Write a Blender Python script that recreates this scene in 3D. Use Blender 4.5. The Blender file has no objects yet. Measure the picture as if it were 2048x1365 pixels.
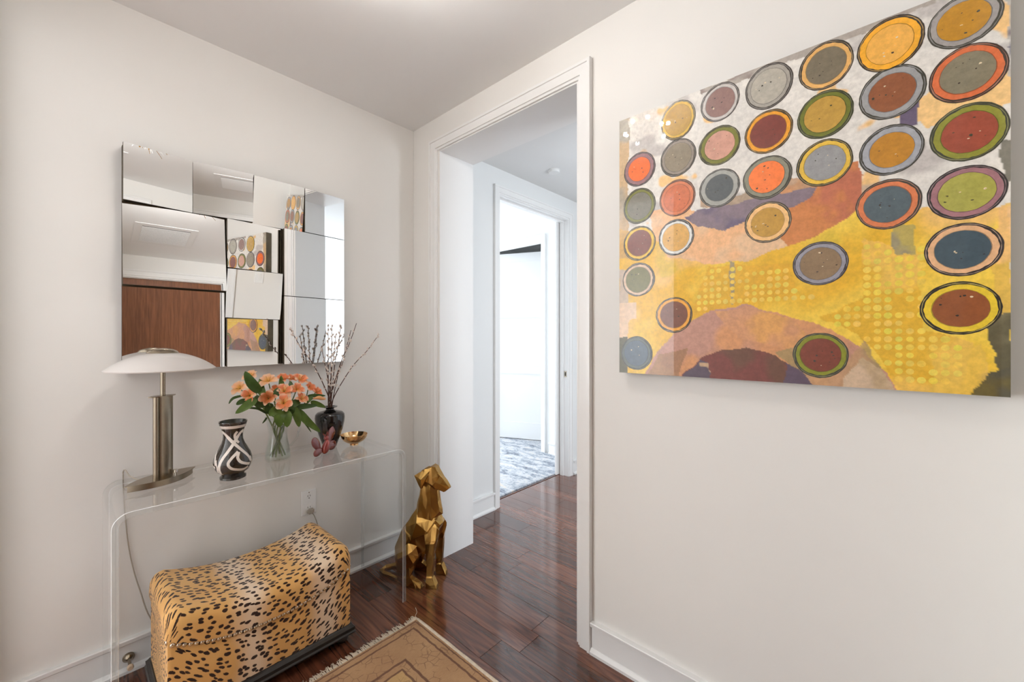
import bpy, bmesh, math, random
import numpy as np
from mathutils import Vector, Matrix, Quaternion
random.seed(7)
PI = math.pi
S = bpy.context.scene
COL = S.collection

# ------------------------------------------------------------------ camera, light, exposure
FPX = 815.6
YAW = math.atan(745 / FPX)
HOR = 674.0
CAM = Vector((-1.5596, -2.311, 1.38))
cd = bpy.data.cameras.new('camera'); cam = bpy.data.objects.new('camera', cd); COL.objects.link(cam)
cd.sensor_width = 36; cd.lens = 36 * FPX / 2048; cd.shift_y = -(682.5 - HOR) / 2048; cd.clip_start = 0.01
cam.location = CAM; cam.rotation_euler = (PI / 2, 0, YAW - PI / 2)
S.camera = cam
w = bpy.data.worlds.new('sky'); S.world = w; w.use_nodes = True
w.node_tree.nodes['Background'].inputs[0].default_value = (0.75, 0.87, 1.0, 1)
w.node_tree.nodes['Background'].inputs[1].default_value = 1.0
S.view_settings.view_transform = 'Standard'; S.view_settings.look = 'None'
S.view_settings.gamma = 1; S.view_settings.exposure = 0.50; S.view_settings.use_curve_mapping = False
BULB = 355.0          # emission of the small bulbs in the ceiling light
DAY = 128.0           # daylight through the far room window
HALL_FILL = 64.0  # strength of the added light at the unseen hall end
SIDE_FILL = 122.0  # strength of the added fill light from the side room

def daylight(name, loc, rot, sx, sy, power, col=(0.84, 0.92, 1.0)):
    l = bpy.data.lights.new(name, 'AREA'); l.shape = 'RECTANGLE'; l.size = sx; l.size_y = sy
    l.energy = power; l.color = col
    o = bpy.data.objects.new(name, l); COL.objects.link(o); o.location = loc; o.rotation_euler = rot
    return o
daylight('daylight_and_fill', (0.95, 3.66, 1.45), (-PI / 2, 0, 0), 1.5, 1.7, DAY)
daylight('daylight_and_fill', (-3.1, 0.86, 1.45), (-PI / 2, 0, 0), 1.5, 1.9, SIDE_FILL, (0.94, 0.97, 1.0))  # added fill light for the foyer, in an invented room out of view
S.cycles.max_bounces = 7; S.cycles.diffuse_bounces = 4; S.cycles.glossy_bounces = 4; S.cycles.caustics_reflective = False; S.cycles.caustics_refractive = False; S.cycles.transparent_max_bounces = 12
daylight('daylight_and_fill', (1.15, -4.36, 1.45), (PI / 2, 0, 0), 1.2, 1.7, HALL_FILL)  # added light behind the invented hall end window

# ------------------------------------------------------------------ pixel helpers (used to take sizes from the picture)
_F = Vector((math.cos(YAW), math.sin(YAW), 0)); _R = Vector((math.sin(YAW), -math.cos(YAW), 0))
def ray(u, v): return _F + _R * ((u - 1024) / FPX) + Vector((0, 0, (HOR - v) / FPX))
def on_y(u, v, y): d = ray(u, v); return CAM + d * ((y - CAM.y) / d.y)
def on_x(u, v, x): d = ray(u, v); return CAM + d * ((x - CAM.x) / d.x)

# ------------------------------------------------------------------ materials
def lin(c):
    r = []
    for k in c[:3]:
        k = k / 255.0
        r.append(k / 12.92 if k <= 0.04045 else ((k + 0.055) / 1.055) ** 2.4)
    return r
def rgb(r, g, b, gain=1.0):
    return tuple(min(1.0, k * gain) for k in lin((r, g, b))) + (1.0,)

def mat(name, col, rough=0.5, metal=0.0, coat=0.0, spec=0.5, bump=0.0, bscale=200.0, vary=0.0, vscale=6.0, ior=1.45, trans=0.0, sheen=0.0):
    m = bpy.data.materials.new(name); m.use_nodes = True
    nt = m.node_tree; b = nt.nodes['Principled BSDF']
    b.inputs['Base Color'].default_value = col if len(col) == 4 else tuple(col) + (1,)
    b.inputs['Roughness'].default_value = rough; b.inputs['Metallic'].default_value = metal
    b.inputs['Coat Weight'].default_value = coat; b.inputs['Coat Roughness'].default_value = 0.03
    b.inputs['Specular IOR Level'].default_value = spec; b.inputs['IOR'].default_value = ior
    b.inputs['Transmission Weight'].default_value = trans; b.inputs['Sheen Weight'].default_value = sheen
    if bump or vary:
        g = nt.nodes.new('ShaderNodeNewGeometry')
        n = nt.nodes.new('ShaderNodeTexNoise'); n.inputs['Scale'].default_value = bscale; n.inputs['Detail'].default_value = 3
        nt.links.new(g.outputs['Position'], n.inputs['Vector'])
        if bump:
            bp = nt.nodes.new('ShaderNodeBump'); bp.inputs['Strength'].default_value = bump; bp.inputs['Distance'].default_value = 0.002
            nt.links.new(n.outputs['Fac'], bp.inputs['Height']); nt.links.new(bp.outputs['Normal'], b.inputs['Normal'])
        if vary:
            n2 = nt.nodes.new('ShaderNodeTexNoise'); n2.inputs['Scale'].default_value = vscale; n2.inputs['Detail'].default_value = 4
            nt.links.new(g.outputs['Position'], n2.inputs['Vector'])
            mr = nt.nodes.new('ShaderNodeMapRange'); mr.inputs[1].default_value = 0.3; mr.inputs[2].default_value = 0.7
            mr.inputs[3].default_value = 1 - vary; mr.inputs[4].default_value = 1 + vary
            nt.links.new(n2.outputs['Fac'], mr.inputs[0])
            mx = nt.nodes.new('ShaderNodeVectorMath'); mx.operation = 'SCALE'
            mx.inputs[0].default_value = b.inputs['Base Color'].default_value[:3]
            nt.links.new(mr.outputs[0], mx.inputs['Scale']); nt.links.new(mx.outputs[0], b.inputs['Base Color'])
    return m

class NT:
    """tiny helper to wire shader nodes"""
    def __init__(self, m): self.t = m.node_tree; self.b = self.t.nodes.get('Principled BSDF')
    def n(self, typ, **kw):
        x = self.t.nodes.new(typ)
        for k, v in kw.items(): setattr(x, k, v)
        return x
    def l(self, a, b): self.t.links.new(a, b)
    def math(self, op, a, b=None, c=None):
        x = self.n('ShaderNodeMath', operation=op)
        for i, k in enumerate((a, b, c)):
            if k is None: continue
            if isinstance(k, (int, float)): x.inputs[i].default_value = k
            else: self.l(k, x.inputs[i])
        return x.outputs[0]
    def mix(self, fac, a, b):
        x = self.n('ShaderNodeMix', data_type='RGBA')
        for s, k in ((x.inputs[0], fac), (x.inputs[6], a), (x.inputs[7], b)):
            if isinstance(k, (int, float)): s.default_value = k
            elif isinstance(k, tuple): s.default_value = k if len(k) == 4 else k + (1,)
            else: self.l(k, s)
        return x.outputs[2]
    def noise(self, vec, scale, detail=4, rough=0.5, dist=0.0):
        x = self.n('ShaderNodeTexNoise'); x.inputs['Scale'].default_value = scale; x.inputs['Detail'].default_value = detail
        x.inputs['Roughness'].default_value = rough; x.inputs['Distortion'].default_value = dist
        self.l(vec, x.inputs['Vector']); return x.outputs['Fac']
    def ramp(self, fac, stops):
        x = self.n('ShaderNodeValToRGB'); e = x.color_ramp.elements
        while len(e) > 1: e.remove(e[-1])
        e[0].position = stops[0][0]; e[0].color = stops[0][1]
        for p, c in stops[1:]:
            k = e.new(p); k.color = c
        self.l(fac, x.inputs[0]); return x.outputs[0]
    def mapv(self, vec, scale=(1, 1, 1), loc=(0, 0, 0), rot=(0, 0, 0)):
        x = self.n('ShaderNodeMapping'); x.inputs['Scale'].default_value = scale; x.inputs['Location'].default_value = loc
        x.inputs['Rotation'].default_value = rot
        self.l(vec, x.inputs['Vector']); return x.outputs[0]
    def sstep(self, v, lo, hi, a=0.0, b=1.0):
        x = self.n('ShaderNodeMapRange', interpolation_type='SMOOTHSTEP'); x.inputs[1].default_value = lo; x.inputs[2].default_value = hi
        x.inputs[3].default_value = a; x.inputs[4].default_value = b
        self.l(v, x.inputs[0]); return x.outputs[0]

M = {}
M['wall'] = mat('wall_paint', (0.84, 0.818, 0.782), 0.62, bump=0.05, bscale=420, spec=0.35, vary=0.008, vscale=2)
M['hallwall'] = mat('hall_paint', (0.82, 0.82, 0.81), 0.6, bump=0.05, bscale=420, spec=0.35)
M['ceil'] = mat('ceiling_paint', (0.90, 0.895, 0.885), 0.75, bump=0.04, bscale=380, spec=0.3)
M['trim'] = mat('trim_enamel', (0.86, 0.85, 0.835), 0.28, bump=0.02, bscale=60)
M['whitedoor'] = mat('white_door_enamel', (0.87, 0.87, 0.865), 0.3, bump=0.02, bscale=60)
M['subfloor'] = mat('dark_joint', (0.012, 0.008, 0.006), 0.9)
M['nickel'] = mat('brushed_nickel', rgb(160, 148, 130), 0.26, 1.0, bump=0.05, bscale=900, vary=0.04, vscale=40)
M['bronze'] = mat('dark_bronze', rgb(92, 82, 66), 0.45, 0.6, bump=0.03)
M['mirror'] = mat('mirror_silver', (0.90, 0.90, 0.89), 0.006, 1.0)
M['chrome'] = mat('chrome', (0.85, 0.84, 0.82), 0.12, 1.0)
M['plastic'] = mat('white_plastic', (0.86, 0.855, 0.84), 0.3)
M['slot'] = mat('dark_slot', (0.02, 0.02, 0.02), 0.6)
M['black_wood'] = mat('black_lacquer', (0.016, 0.013, 0.011), 0.28, coat=0.3, bump=0.03, bscale=90)
M['gold'] = mat('gold_leaf', rgb(178, 138, 76), 0.25, 1.0, bump=0.05, bscale=60, vary=0.14, vscale=14)
M['gold_bright'] = mat('polished_gold', rgb(224, 184, 134), 0.07, 1.0, bump=0.06, bscale=60)
M['brass'] = mat('brass', rgb(214, 160, 70), 0.2, 1.0)
M['crystal'] = mat('frosted_crystal', (0.86, 0.85, 0.82), 0.1, coat=0.8)
M['nail'] = mat('antique_nickel', rgb(205, 190, 170), 0.25, 1.0)
M['cord'] = mat('clear_brown_cord', rgb(176, 166, 152), 0.35)
M['leaf'] = mat('leaf_green', rgb(78, 100, 38), 0.42, vary=0.25, vscale=30, spec=0.4)
M['leaf_dark'] = mat('leaf_dark_green', rgb(56, 78, 30), 0.42, vary=0.25, vscale=30, spec=0.4)
M['stem'] = mat('stem_green', rgb(104, 122, 58), 0.45, vary=0.2, vscale=40)
M['bark'] = mat('willow_bark', rgb(84, 54, 42), 0.6, vary=0.3, vscale=80)
M['catkin'] = mat('catkin_fluff', rgb(226, 212, 202), 0.95, bump=0.5, bscale=900, sheen=0.6)
M['husk'] = mat('catkin_husk', rgb(92, 58, 44), 0.6)
M['black_ceramic'] = mat('black_glaze', (0.006, 0.006, 0.0065), 0.06, coat=0.5)
M['stripe_black'] = mat('vase_black_glaze', rgb(46, 40, 34), 0.13, coat=0.6, vary=0.15, vscale=30)
M['stripe_white'] = mat('vase_white_glaze', rgb(226, 216, 206), 0.18, coat=0.5)
M['stripe_in'] = mat('vase_inner_glaze', rgb(52, 54, 46), 0.2)
M['glass_red'] = mat('red_glass', rgb(150, 52, 48), 0.05, 0.25, coat=1.0, spec=0.9)
M['glass_red_dark'] = mat('dark_red_glass', rgb(120, 44, 40), 0.05, 0.2, coat=1.0, spec=0.9)
M['smoke'] = mat('detector_plastic', (0.84, 0.84, 0.83), 0.4)
M['canvas_edge'] = mat('canvas_edge_paint', rgb(86, 78, 62), 0.5, vary=0.3, vscale=12)

# frosted white shade: light passes through the thin glass a little
m = mat('frosted_shade_glass', rgb(236, 230, 226), 0.35, coat=0.4); n = NT(m)
tr = n.n('ShaderNodeBsdfTranslucent'); tr.inputs[0].default_value = (0.85, 0.83, 0.8, 1)
ms = n.n('ShaderNodeMixShader'); ms.inputs[0].default_value = 0.35
n.l(n.b.outputs[0], ms.inputs[1]); n.l(tr.outputs[0], ms.inputs[2]); n.l(ms.outputs[0], n.t.nodes['Material Output'].inputs[0])
M['shade'] = m

def clear(name, tint, ior, body=0.0, body_col=(0.9, 0.92, 0.92, 1), rough=0.0):
    """clear sheet: light goes straight through, the surface mirrors by Fresnel"""
    m = bpy.data.materials.new(name); m.use_nodes = True; n = NT(m); n.t.nodes.remove(n.b)
    g = n.n('ShaderNodeNewGeometry'); fr = n.n('ShaderNodeFresnel')
    k = n.math('ADD', n.math('MULTIPLY', g.outputs['Backfacing'], 1 / ior - ior), ior); n.l(k, fr.inputs['IOR'])
    t = n.n('ShaderNodeBsdfTransparent'); t.inputs[0].default_value = tint
    gl = n.n('ShaderNodeBsdfGlossy'); gl.inputs['Roughness'].default_value = rough; gl.inputs['Color'].default_value = (1, 1, 1, 1)
    mx = n.n('ShaderNodeMixShader'); n.l(fr.outputs[0], mx.inputs[0]); n.l(t.outputs[0], mx.inputs[1]); n.l(gl.outputs[0], mx.inputs[2])
    out = mx.outputs[0]
    if body:
        d = n.n('ShaderNodeBsdfDiffuse'); d.inputs[0].default_value = body_col
        m2 = n.n('ShaderNodeMixShader'); m2.inputs[0].default_value = body; n.l(out, m2.inputs[1]); n.l(d.outputs[0], m2.inputs[2]); out = m2.outputs[0]
    n.l(out, n.t.nodes['Material Output'].inputs[0]); return m
M['acrylic'] = clear('clear_acrylic', (0.975, 0.98, 0.98, 1), 1.49, 0.02)
M['acrylic_edge'] = clear('acrylic_edge_painted_glow', (0.9, 0.92, 0.92, 1), 1.49, 0.16, (0.93, 0.94, 0.94, 1))  # white mixed into the colour to paint the glow of the sheet edge
M['acrylic_rim'] = clear('acrylic_rim_painted_glint', (0.9, 0.92, 0.92, 1), 1.49, 0.6, (0.95, 0.95, 0.95, 1))  # whiter still: bright lines painted along the chamfers
M['glass'] = clear('clear_glass', (0.95, 0.965, 0.96, 1), 1.5, 0.03)
M['water'] = clear('water', (0.94, 0.96, 0.93, 1), 1.33, 0.0)

# walnut planks, one tone for each board
m = mat('walnut', (0.1, 0.05, 0.03), 0.25, coat=1.0, spec=0.5); n = NT(m); n.b.inputs['Coat IOR'].default_value = 1.54; n.b.inputs['Coat Roughness'].default_value = 0.09; n.b.inputs['Specular IOR Level'].default_value = 0.15
g = n.n('ShaderNodeNewGeometry'); oi = n.n('ShaderNodeObjectInfo')
off = n.n('ShaderNodeCombineXYZ'); n.l(n.math('MULTIPLY', oi.outputs['Random'], 37.0), off.inputs[0]); n.l(n.math('MULTIPLY', oi.outputs['Random'], 91.0), off.inputs[1])
add = n.n('ShaderNodeVectorMath', operation='ADD'); n.l(g.outputs['Position'], add.inputs[0]); n.l(off.outputs[0], add.inputs[1])
v1 = n.mapv(add.outputs[0], (11, 0.75, 1)); big = n.noise(v1, 1.3, 2, 0.5, 0.5)
rings = n.math('FRACT', n.math('MULTIPLY', big, 8.0)); rings = n.math('ABSOLUTE', n.math('SUBTRACT', rings, 0.5))
v2 = n.mapv(add.outputs[0], (62, 2.6, 1)); fine = n.noise(v2, 1.0, 4, 0.6)
f = n.math('ADD', n.math('MULTIPLY', rings, 0.5), n.math('MULTIPLY', fine, 0.5))
c = n.ramp(f, [(0.16, rgb(62, 34, 24)), (0.36, rgb(96, 55, 38)), (0.52, rgb(116, 68, 47)), (0.68, rgb(142, 88, 62))])
tone = n.n('ShaderNodeVectorMath', operation='SCALE'); n.l(c, tone.inputs[0]); n.l(n.sstep(oi.outputs['Random'], 0, 1, 0.72, 1.3), tone.inputs['Scale'])
n.l(tone.outputs[0], n.b.inputs['Base Color'])
n.l(n.sstep(fine, 0.2, 0.8, 0.16, 0.26), n.b.inputs['Roughness'])
bp = n.n('ShaderNodeBump'); bp.inputs['Strength'].default_value = 0.06; bp.inputs['Distance'].default_value = 0.001; n.l(fine, bp.inputs['Height']); n.l(bp.outputs[0], n.b.inputs['Normal'])
M['walnut'] = m

# brown veneer of the entry door
m = mat('brown_veneer', (0.2, 0.1, 0.06), 0.33, coat=0.15); n = NT(m)
g = n.n('ShaderNodeNewGeometry'); fine = n.noise(n.mapv(g.outputs['Position'], (110, 1, 5)), 1.0, 5, 0.6)
wide = n.noise(n.mapv(g.outputs['Position'], (5, 1, 0.6)), 1.0, 2)
c = n.ramp(n.math('ADD', n.math('MULTIPLY', fine, 0.7), n.math('MULTIPLY', wide, 0.3)), [(0.3, rgb(96, 58, 38)), (0.7, rgb(150, 98, 66))])
n.l(c, n.b.inputs['Base Color']); M['veneer'] = m

# leopard print fabric
m = mat('leopard_fabric', (0.6, 0.35, 0.15), 0.85, sheen=0.25, spec=0.2); n = NT(m)
g = n.n('ShaderNodeNewGeometry'); sx = n.n('ShaderNodeSeparateXYZ'); n.l(g.outputs['Position'], sx.inputs[0])
wn = n.n('ShaderNodeTexNoise'); wn.inputs['Scale'].default_value = 7.0; wn.inputs['Detail'].default_value = 2; n.l(g.outputs['Position'], wn.inputs['Vector'])
wv = n.n('ShaderNodeVectorMath', operation='SCALE'); wv.inputs['Scale'].default_value = 0.05; n.l(wn.outputs['Color'], wv.inputs[0])
pv = n.n('ShaderNodeVectorMath', operation='ADD'); n.l(g.outputs['Position'], pv.inputs[0]); n.l(wv.outputs[0], pv.inputs[1])
vo = n.n('ShaderNodeTexVoronoi'); vo.inputs['Scale'].default_value = 1.0; vo.inputs['Randomness'].default_value = 0.85
vo.voronoi_dimensions = '2D'
su = n.n('ShaderNodeAttribute', attribute_name='surf'); pv2 = n.n('ShaderNodeVectorMath', operation='ADD'); n.l(su.outputs['Vector'], pv2.inputs[0]); n.l(wv.outputs[0], pv2.inputs[1])
n.l(n.mapv(pv2.outputs[0], (33, 51, 1), rot=(0, 0, 0.38)), vo.inputs['Vector'])
edge = n.noise(g.outputs['Position'], 120, 2)
cellr = n.n('ShaderNodeSeparateColor'); n.l(vo.outputs['Color'], cellr.inputs[0])
thr = n.math('ADD', n.math('MULTIPLY', cellr.outputs[0], 0.12), 0.225)
dd = n.math('ADD', vo.outputs['Distance'], n.math('MULTIPLY', n.math('SUBTRACT', edge, 0.5), 0.26))
spot = n.sstep(n.math('SUBTRACT', dd, thr), -0.05, 0.05, 1.0, 0.0)
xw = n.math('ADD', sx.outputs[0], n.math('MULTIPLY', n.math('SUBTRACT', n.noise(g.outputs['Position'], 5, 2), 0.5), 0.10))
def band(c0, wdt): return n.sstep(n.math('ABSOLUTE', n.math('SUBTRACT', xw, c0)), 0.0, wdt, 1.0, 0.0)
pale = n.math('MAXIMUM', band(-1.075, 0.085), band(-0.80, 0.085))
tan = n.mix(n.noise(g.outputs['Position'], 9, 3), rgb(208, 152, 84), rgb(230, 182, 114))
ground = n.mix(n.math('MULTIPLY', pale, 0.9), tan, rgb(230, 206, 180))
n.l(n.mix(spot, ground, rgb(48, 28, 20)), n.b.inputs['Base Color'])
bp = n.n('ShaderNodeBump'); bp.inputs['Strength'].default_value = 0.25; bp.inputs['Distance'].default_value = 0.001; n.l(n.noise(g.outputs['Position'], 900, 2), bp.inputs['Height']); n.l(bp.outputs[0], n.b.inputs['Normal'])
M['leopard'] = m

# oriental rug (lines and fields follow the rug's own edges)
RX, RY = -0.398, -0.636
m = mat('oriental_rug', (0.4, 0.27, 0.15), 0.95, spec=0.1, sheen=0.2); n = NT(m)
g = n.n('ShaderNodeNewGeometry'); pw = n.n('ShaderNodeVectorMath', operation='SCALE'); pw.inputs['Scale'].default_value = 0.010
wn = n.n('ShaderNodeTexNoise'); wn.inputs['Scale'].default_value = 28; n.l(g.outputs['Position'], wn.inputs['Vector']); n.l(wn.outputs['Color'], pw.inputs[0])
pa = n.n('ShaderNodeVectorMath', operation='ADD'); n.l(g.outputs['Position'], pa.inputs[0]); n.l(pw.outputs[0], pa.inputs[1])
s = n.n('ShaderNodeSeparateXYZ'); n.l(pa.outputs[0], s.inputs[0])
ex = n.math('SUBTRACT', RX + 0.005 - 0.016, s.outputs[0]); ey = n.math('SUBTRACT', RY + 0.005, s.outputs[1])
d = n.math('MINIMUM', ex, ey)
def line(pos, wd): return n.sstep(n.math('ABSOLUTE', n.math('SUBTRACT', d, pos)), wd * 0.5, wd, 1.0, 0.0)
lines = n.math('MAXIMUM', n.math('MAXIMUM', line(0.012, 0.004), line(0.043, 0.006)), n.math('MAXIMUM', line(0.176, 0.007), line(0.212, 0.006)))
vo = n.n('ShaderNodeTexVoronoi', feature='DISTANCE_TO_EDGE'); vo.inputs['Scale'].default_value = 27; n.l(pa.outputs[0], vo.inputs['Vector'])
motif = n.math('MULTIPLY', n.sstep(vo.outputs['Distance'], 0.02, 0.06, 1, 0), n.sstep(n.noise(g.outputs['Position'], 13, 3), 0.44, 0.56))
weave = n.noise(n.mapv(g.outputs['Position'], (60, 700, 1)), 1.0, 3)
field = n.mix(n.noise(g.outputs['Position'], 7, 4), rgb(158, 116, 80), rgb(196, 158, 116))
field = n.mix(n.sstep(d, 0.05, 0.17, 0.0, 0.0), field, field)
inner = n.sstep(d, 0.210, 0.214); field = n.mix(n.math('MULTIPLY', inner, 0.6), field, rgb(206, 170, 110))
field = n.mix(n.sstep(weave, 0.35, 0.7, 0.0, 0.3), field, rgb(128, 84, 54))
field = n.mix(n.math('MULTIPLY', motif, 0.55), field, rgb(110, 74, 54))
field = n.mix(n.math('MULTIPLY', lines, 0.8), field, rgb(92, 56, 44))
n.l(field, n.b.inputs['Base Color'])
bp = n.n('ShaderNodeBump'); bp.inputs['Strength'].default_value = 0.6; bp.inputs['Distance'].default_value = 0.002; n.l(weave, bp.inputs['Height']); n.l(bp.outputs[0], n.b.inputs['Normal'])
M['rug'] = m
M['wool'] = mat('ivory_wool', rgb(214, 198, 176), 0.9, vary=0.12, vscale=60)

# blue grey rug of the far room
m = mat('blue_grey_rug', (0.5, 0.5, 0.5), 0.95, spec=0.1); n = NT(m)
g = n.n('ShaderNodeNewGeometry')
a1 = n.noise(n.mapv(g.outputs['Position'], (5, 2.2, 1)), 2.2, 6, 0.7, 0.6); a2 = n.noise(g.outputs['Position'], 45, 4, 0.7)
f = n.math('ADD', n.math('MULTIPLY', a1, 0.7), n.math('MULTIPLY', a2, 0.35))
n.l(n.ramp(f, [(0.36, rgb(96, 98, 106)), (0.47, rgb(150, 156, 166)), (0.56, rgb(198, 200, 204)), (0.66, rgb(214, 204, 192))]), n.b.inputs['Base Color'])
bp = n.n('ShaderNodeBump'); bp.inputs['Strength'].default_value = 0.7; bp.inputs['Distance'].default_value = 0.004; n.l(a2, bp.inputs['Height']); n.l(bp.outputs[0], n.b.inputs['Normal'])
M['rug2'] = m

# petals: peach at the rim, yellow at the throat (local radius)
def petal_mat(name, rim, mid, throat):
    m = mat(name, rim, 0.5, spec=0.3); n = NT(m)
    a = n.n('ShaderNodeAttribute', attribute_name='t'); s = n.n('ShaderNodeSeparateColor'); n.l(a.outputs['Color'], s.inputs[0])
    c = n.ramp(s.outputs[0], [(0.0, throat), (0.40, mid), (0.75, rim), (1.0, rgb(252, 214, 184))])
    n.l(c, n.b.inputs['Base Color'])
    tr = n.n('ShaderNodeBsdfTranslucent'); n.l(c, tr.inputs[0]); ms = n.n('ShaderNodeMixShader'); ms.inputs[0].default_value = 0.3
    n.l(n.b.outputs[0], ms.inputs[1]); n.l(tr.outputs[0], ms.inputs[2]); n.l(ms.outputs[0], n.t.nodes['Material Output'].inputs[0]); return m
M['petal_a'] = petal_mat('peach_petal', rgb(242, 142, 98), rgb(244, 150, 94), rgb(238, 176, 70))
M['petal_b'] = petal_mat('pale_peach_petal', rgb(250, 194, 152), rgb(248, 190, 108), rgb(240, 190, 60))
M['petal_c'] = petal_mat('rust_petal', rgb(206, 124, 74), rgb(190, 104, 52), rgb(206, 146, 60))
M['anther'] = mat('anther', rgb(190, 130, 70), 0.7)

# paint: colour comes from the mesh's own colour attribute, under a clear resin coat
m = mat('resin_painting', (0.5, 0.5, 0.5), 0.45, coat=1.0, spec=0.4); n = NT(m); n.b.inputs['Coat Roughness'].default_value = 0.012
a = n.n('ShaderNodeAttribute', attribute_name='Col'); g = n.n('ShaderNodeNewGeometry')
mott = n.noise(g.outputs['Position'], 70, 5, 0.65)
sc = n.n('ShaderNodeVectorMath', operation='SCALE'); n.l(a.outputs['Color'], sc.inputs[0]); n.l(n.sstep(mott, 0.25, 0.75, 0.86, 1.12), sc.inputs['Scale'])
fl = n.math('MULTIPLY', n.sstep(n.noise(g.outputs['Position'], 55, 2, 0.5), 0.78, 0.80), 0.8)
n.l(n.mix(fl, sc.outputs[0], rgb(60, 52, 40)), n.b.inputs['Base Color']); M['paint'] = m

m = bpy.data.materials.new('lit_bulb'); m.use_nodes = True; n = NT(m); n.t.nodes.remove(n.b)
e = n.n('ShaderNodeEmission'); e.inputs[0].default_value = (1.0, 0.965, 0.92, 1); e.inputs[1].default_value = BULB; n.l(e.outputs[0], n.t.nodes['Material Output'].inputs[0])
M['bulb'] = m

# ------------------------------------------------------------------ geometry helpers
def box(bm, x0, x1, y0, y1, z0, z1, mi=0):
    v = [bm.verts.new(p) for p in ((x0, y0, z0), (x1, y0, z0), (x1, y1, z0), (x0, y1, z0), (x0, y0, z1), (x1, y0, z1), (x1, y1, z1), (x0, y1, z1))]
    for f in ((3, 2, 1, 0), (4, 5, 6, 7), (0, 1, 5, 4), (1, 2, 6, 5), (2, 3, 7, 6), (3, 0, 4, 7)):
        bm.faces.new([v[i] for i in f]).material_index = mi
    return v
def NB(): return bmesh.new()
def boxbm(*a, bev=0.0, seg=2):
    bm = NB(); box(bm, *a)
    if bev: bmesh.ops.bevel(bm, geom=bm.edges[:], offset=bev, segments=seg, affect='EDGES', profile=0.5)
    return bm
def rings(bm, loops, closed=True, cap0=True, cap1=True, mi=0):
    """loops: list of lists of points of equal length, skinned in order"""
    vs = [[bm.verts.new(p) for p in lp] for lp in loops]
    k = len(vs[0])
    for a, b in zip(vs[:-1], vs[1:]):
        for i in range(k if closed else k - 1):
            j = (i + 1) % k
            bm.faces.new((a[i], a[j], b[j], b[i])).material_index = mi
    if cap0: bm.faces.new(vs[0][::-1]).material_index = mi
    if cap1: bm.faces.new(vs[-1]).material_index = mi
    return vs
def frame(t, up=Vector((0, 0, 1))):
    t = t.normalized()
    if abs(t.dot(up)) > 0.98: up = Vector((1, 0, 0))
    a = t.cross(up).normalized(); b = a.cross(t).normalized(); return a, b
def tube(bm, pts, r, n=8, mi=0):
    pts = [Vector(p) for p in pts]; N = len(pts)
    rr = r if isinstance(r, (list, tuple)) else [r] * N
    lp = []
    for i, p in enumerate(pts):
        t = pts[min(i + 1, N - 1)] - pts[max(i - 1, 0)]
        a, b = frame(t)
        lp.append([p + (a * math.cos(2 * PI * k / n) + b * math.sin(2 * PI * k / n)) * rr[i] for k in range(n)])
    rings(bm, lp, mi=mi)
def smooth_path(pts, seg=6):
    pts = [Vector(p) for p in pts]; P = [pts[0]] + pts + [pts[-1]]; out = []
    for i in range(1, len(P) - 2):
        for s_ in range(seg):
            t = s_ / seg; a, b, c_, d_ = P[i - 1], P[i], P[i + 1], P[i + 2]
            out.append(0.5 * ((2 * b) + (c_ - a) * t + (2 * a - 5 * b + 4 * c_ - d_) * t * t + (3 * b - a - 3 * c_ + d_) * t ** 3))
    out.append(pts[-1]); return out
def lathe(bm, prof, c=(0, 0, 0), n=40, cap0=True, cap1=True, mi=0):
    c = Vector(c)
    rings(bm, [[c + Vector((r * math.cos(2 * PI * k / n), r * math.sin(2 * PI * k / n), z)) for k in range(n)] for r, z in prof], cap0=cap0, cap1=cap1, mi=mi)
def ellipsoid(bm, c, rad, n=14, m_=9, q=None):
    c = Vector(c); lp = []
    for i in range(m_ + 1):
        th = PI * (0.02 + 0.96 * i / m_); lp.append([])
        for k in range(n):
            p = Vector((rad[0] * math.sin(th) * math.cos(2 * PI * k / n), rad[1] * math.sin(th) * math.sin(2 * PI * k / n), -rad[2] * math.cos(th)))
            if q is not None: p = q @ p
            lp[-1].append(c + p)
    rings(bm, lp)
def hull(bm, pts):
    v = [bm.verts.new(p) for p in pts]
    bmesh.ops.convex_hull(bm, input=v)
def obj(name, bm, mats, parent=None, smooth=False, world=True, label=None):
    bmesh.ops.recalc_face_normals(bm, faces=bm.faces[:])
    me = bpy.data.meshes.new(name); bm.to_mesh(me); bm.free()
    return obm(name, me, mats, parent, smooth, world, label)
def obm(name, me, mats, parent=None, smooth=False, world=True, label=None):
    o = bpy.data.objects.new(name, me); COL.objects.link(o)
    if not me.materials:
        for k in (mats if isinstance(mats, (list, tuple)) else [mats]): me.materials.append(k if not isinstance(k, str) else M[k])
    if smooth:
        me.polygons.foreach_set('use_smooth', [True] * len(me.polygons))
        if smooth is not True: me.set_sharp_from_angle(angle=math.radians(smooth))
    if parent is not None:
        o.parent = parent
        if world:
            inv = parent.matrix_basis.inverted()
            if parent.parent is not None:
                inv = (parent.parent.matrix_basis @ parent.matrix_parent_inverse @ parent.matrix_basis).inverted()
            o.matrix_parent_inverse = inv
    if label: o['label'] = label
    return o
def tag(o, label, cat, group=None):
    o['label'] = label; o['category'] = cat
    if group: o['group'] = group
    return o
def thing(name, label, cat, loc=(0, 0, 0), rz=0, group=None):
    o = bpy.data.objects.new(name, None); COL.objects.link(o); o.empty_display_size = 0.05
    o.location = loc; o.rotation_euler = (0, 0, rz); return tag(o, label, cat, group)
def struct(o, label): o['kind'] = 'structure'; o['label'] = label; return o
def empty_struct(name, label, loc=(0, 0, 0), rz=0):
    o = bpy.data.objects.new(name, None); COL.objects.link(o); o.location = loc; o.rotation_euler = (0, 0, rz); return struct(o, label)
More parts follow.
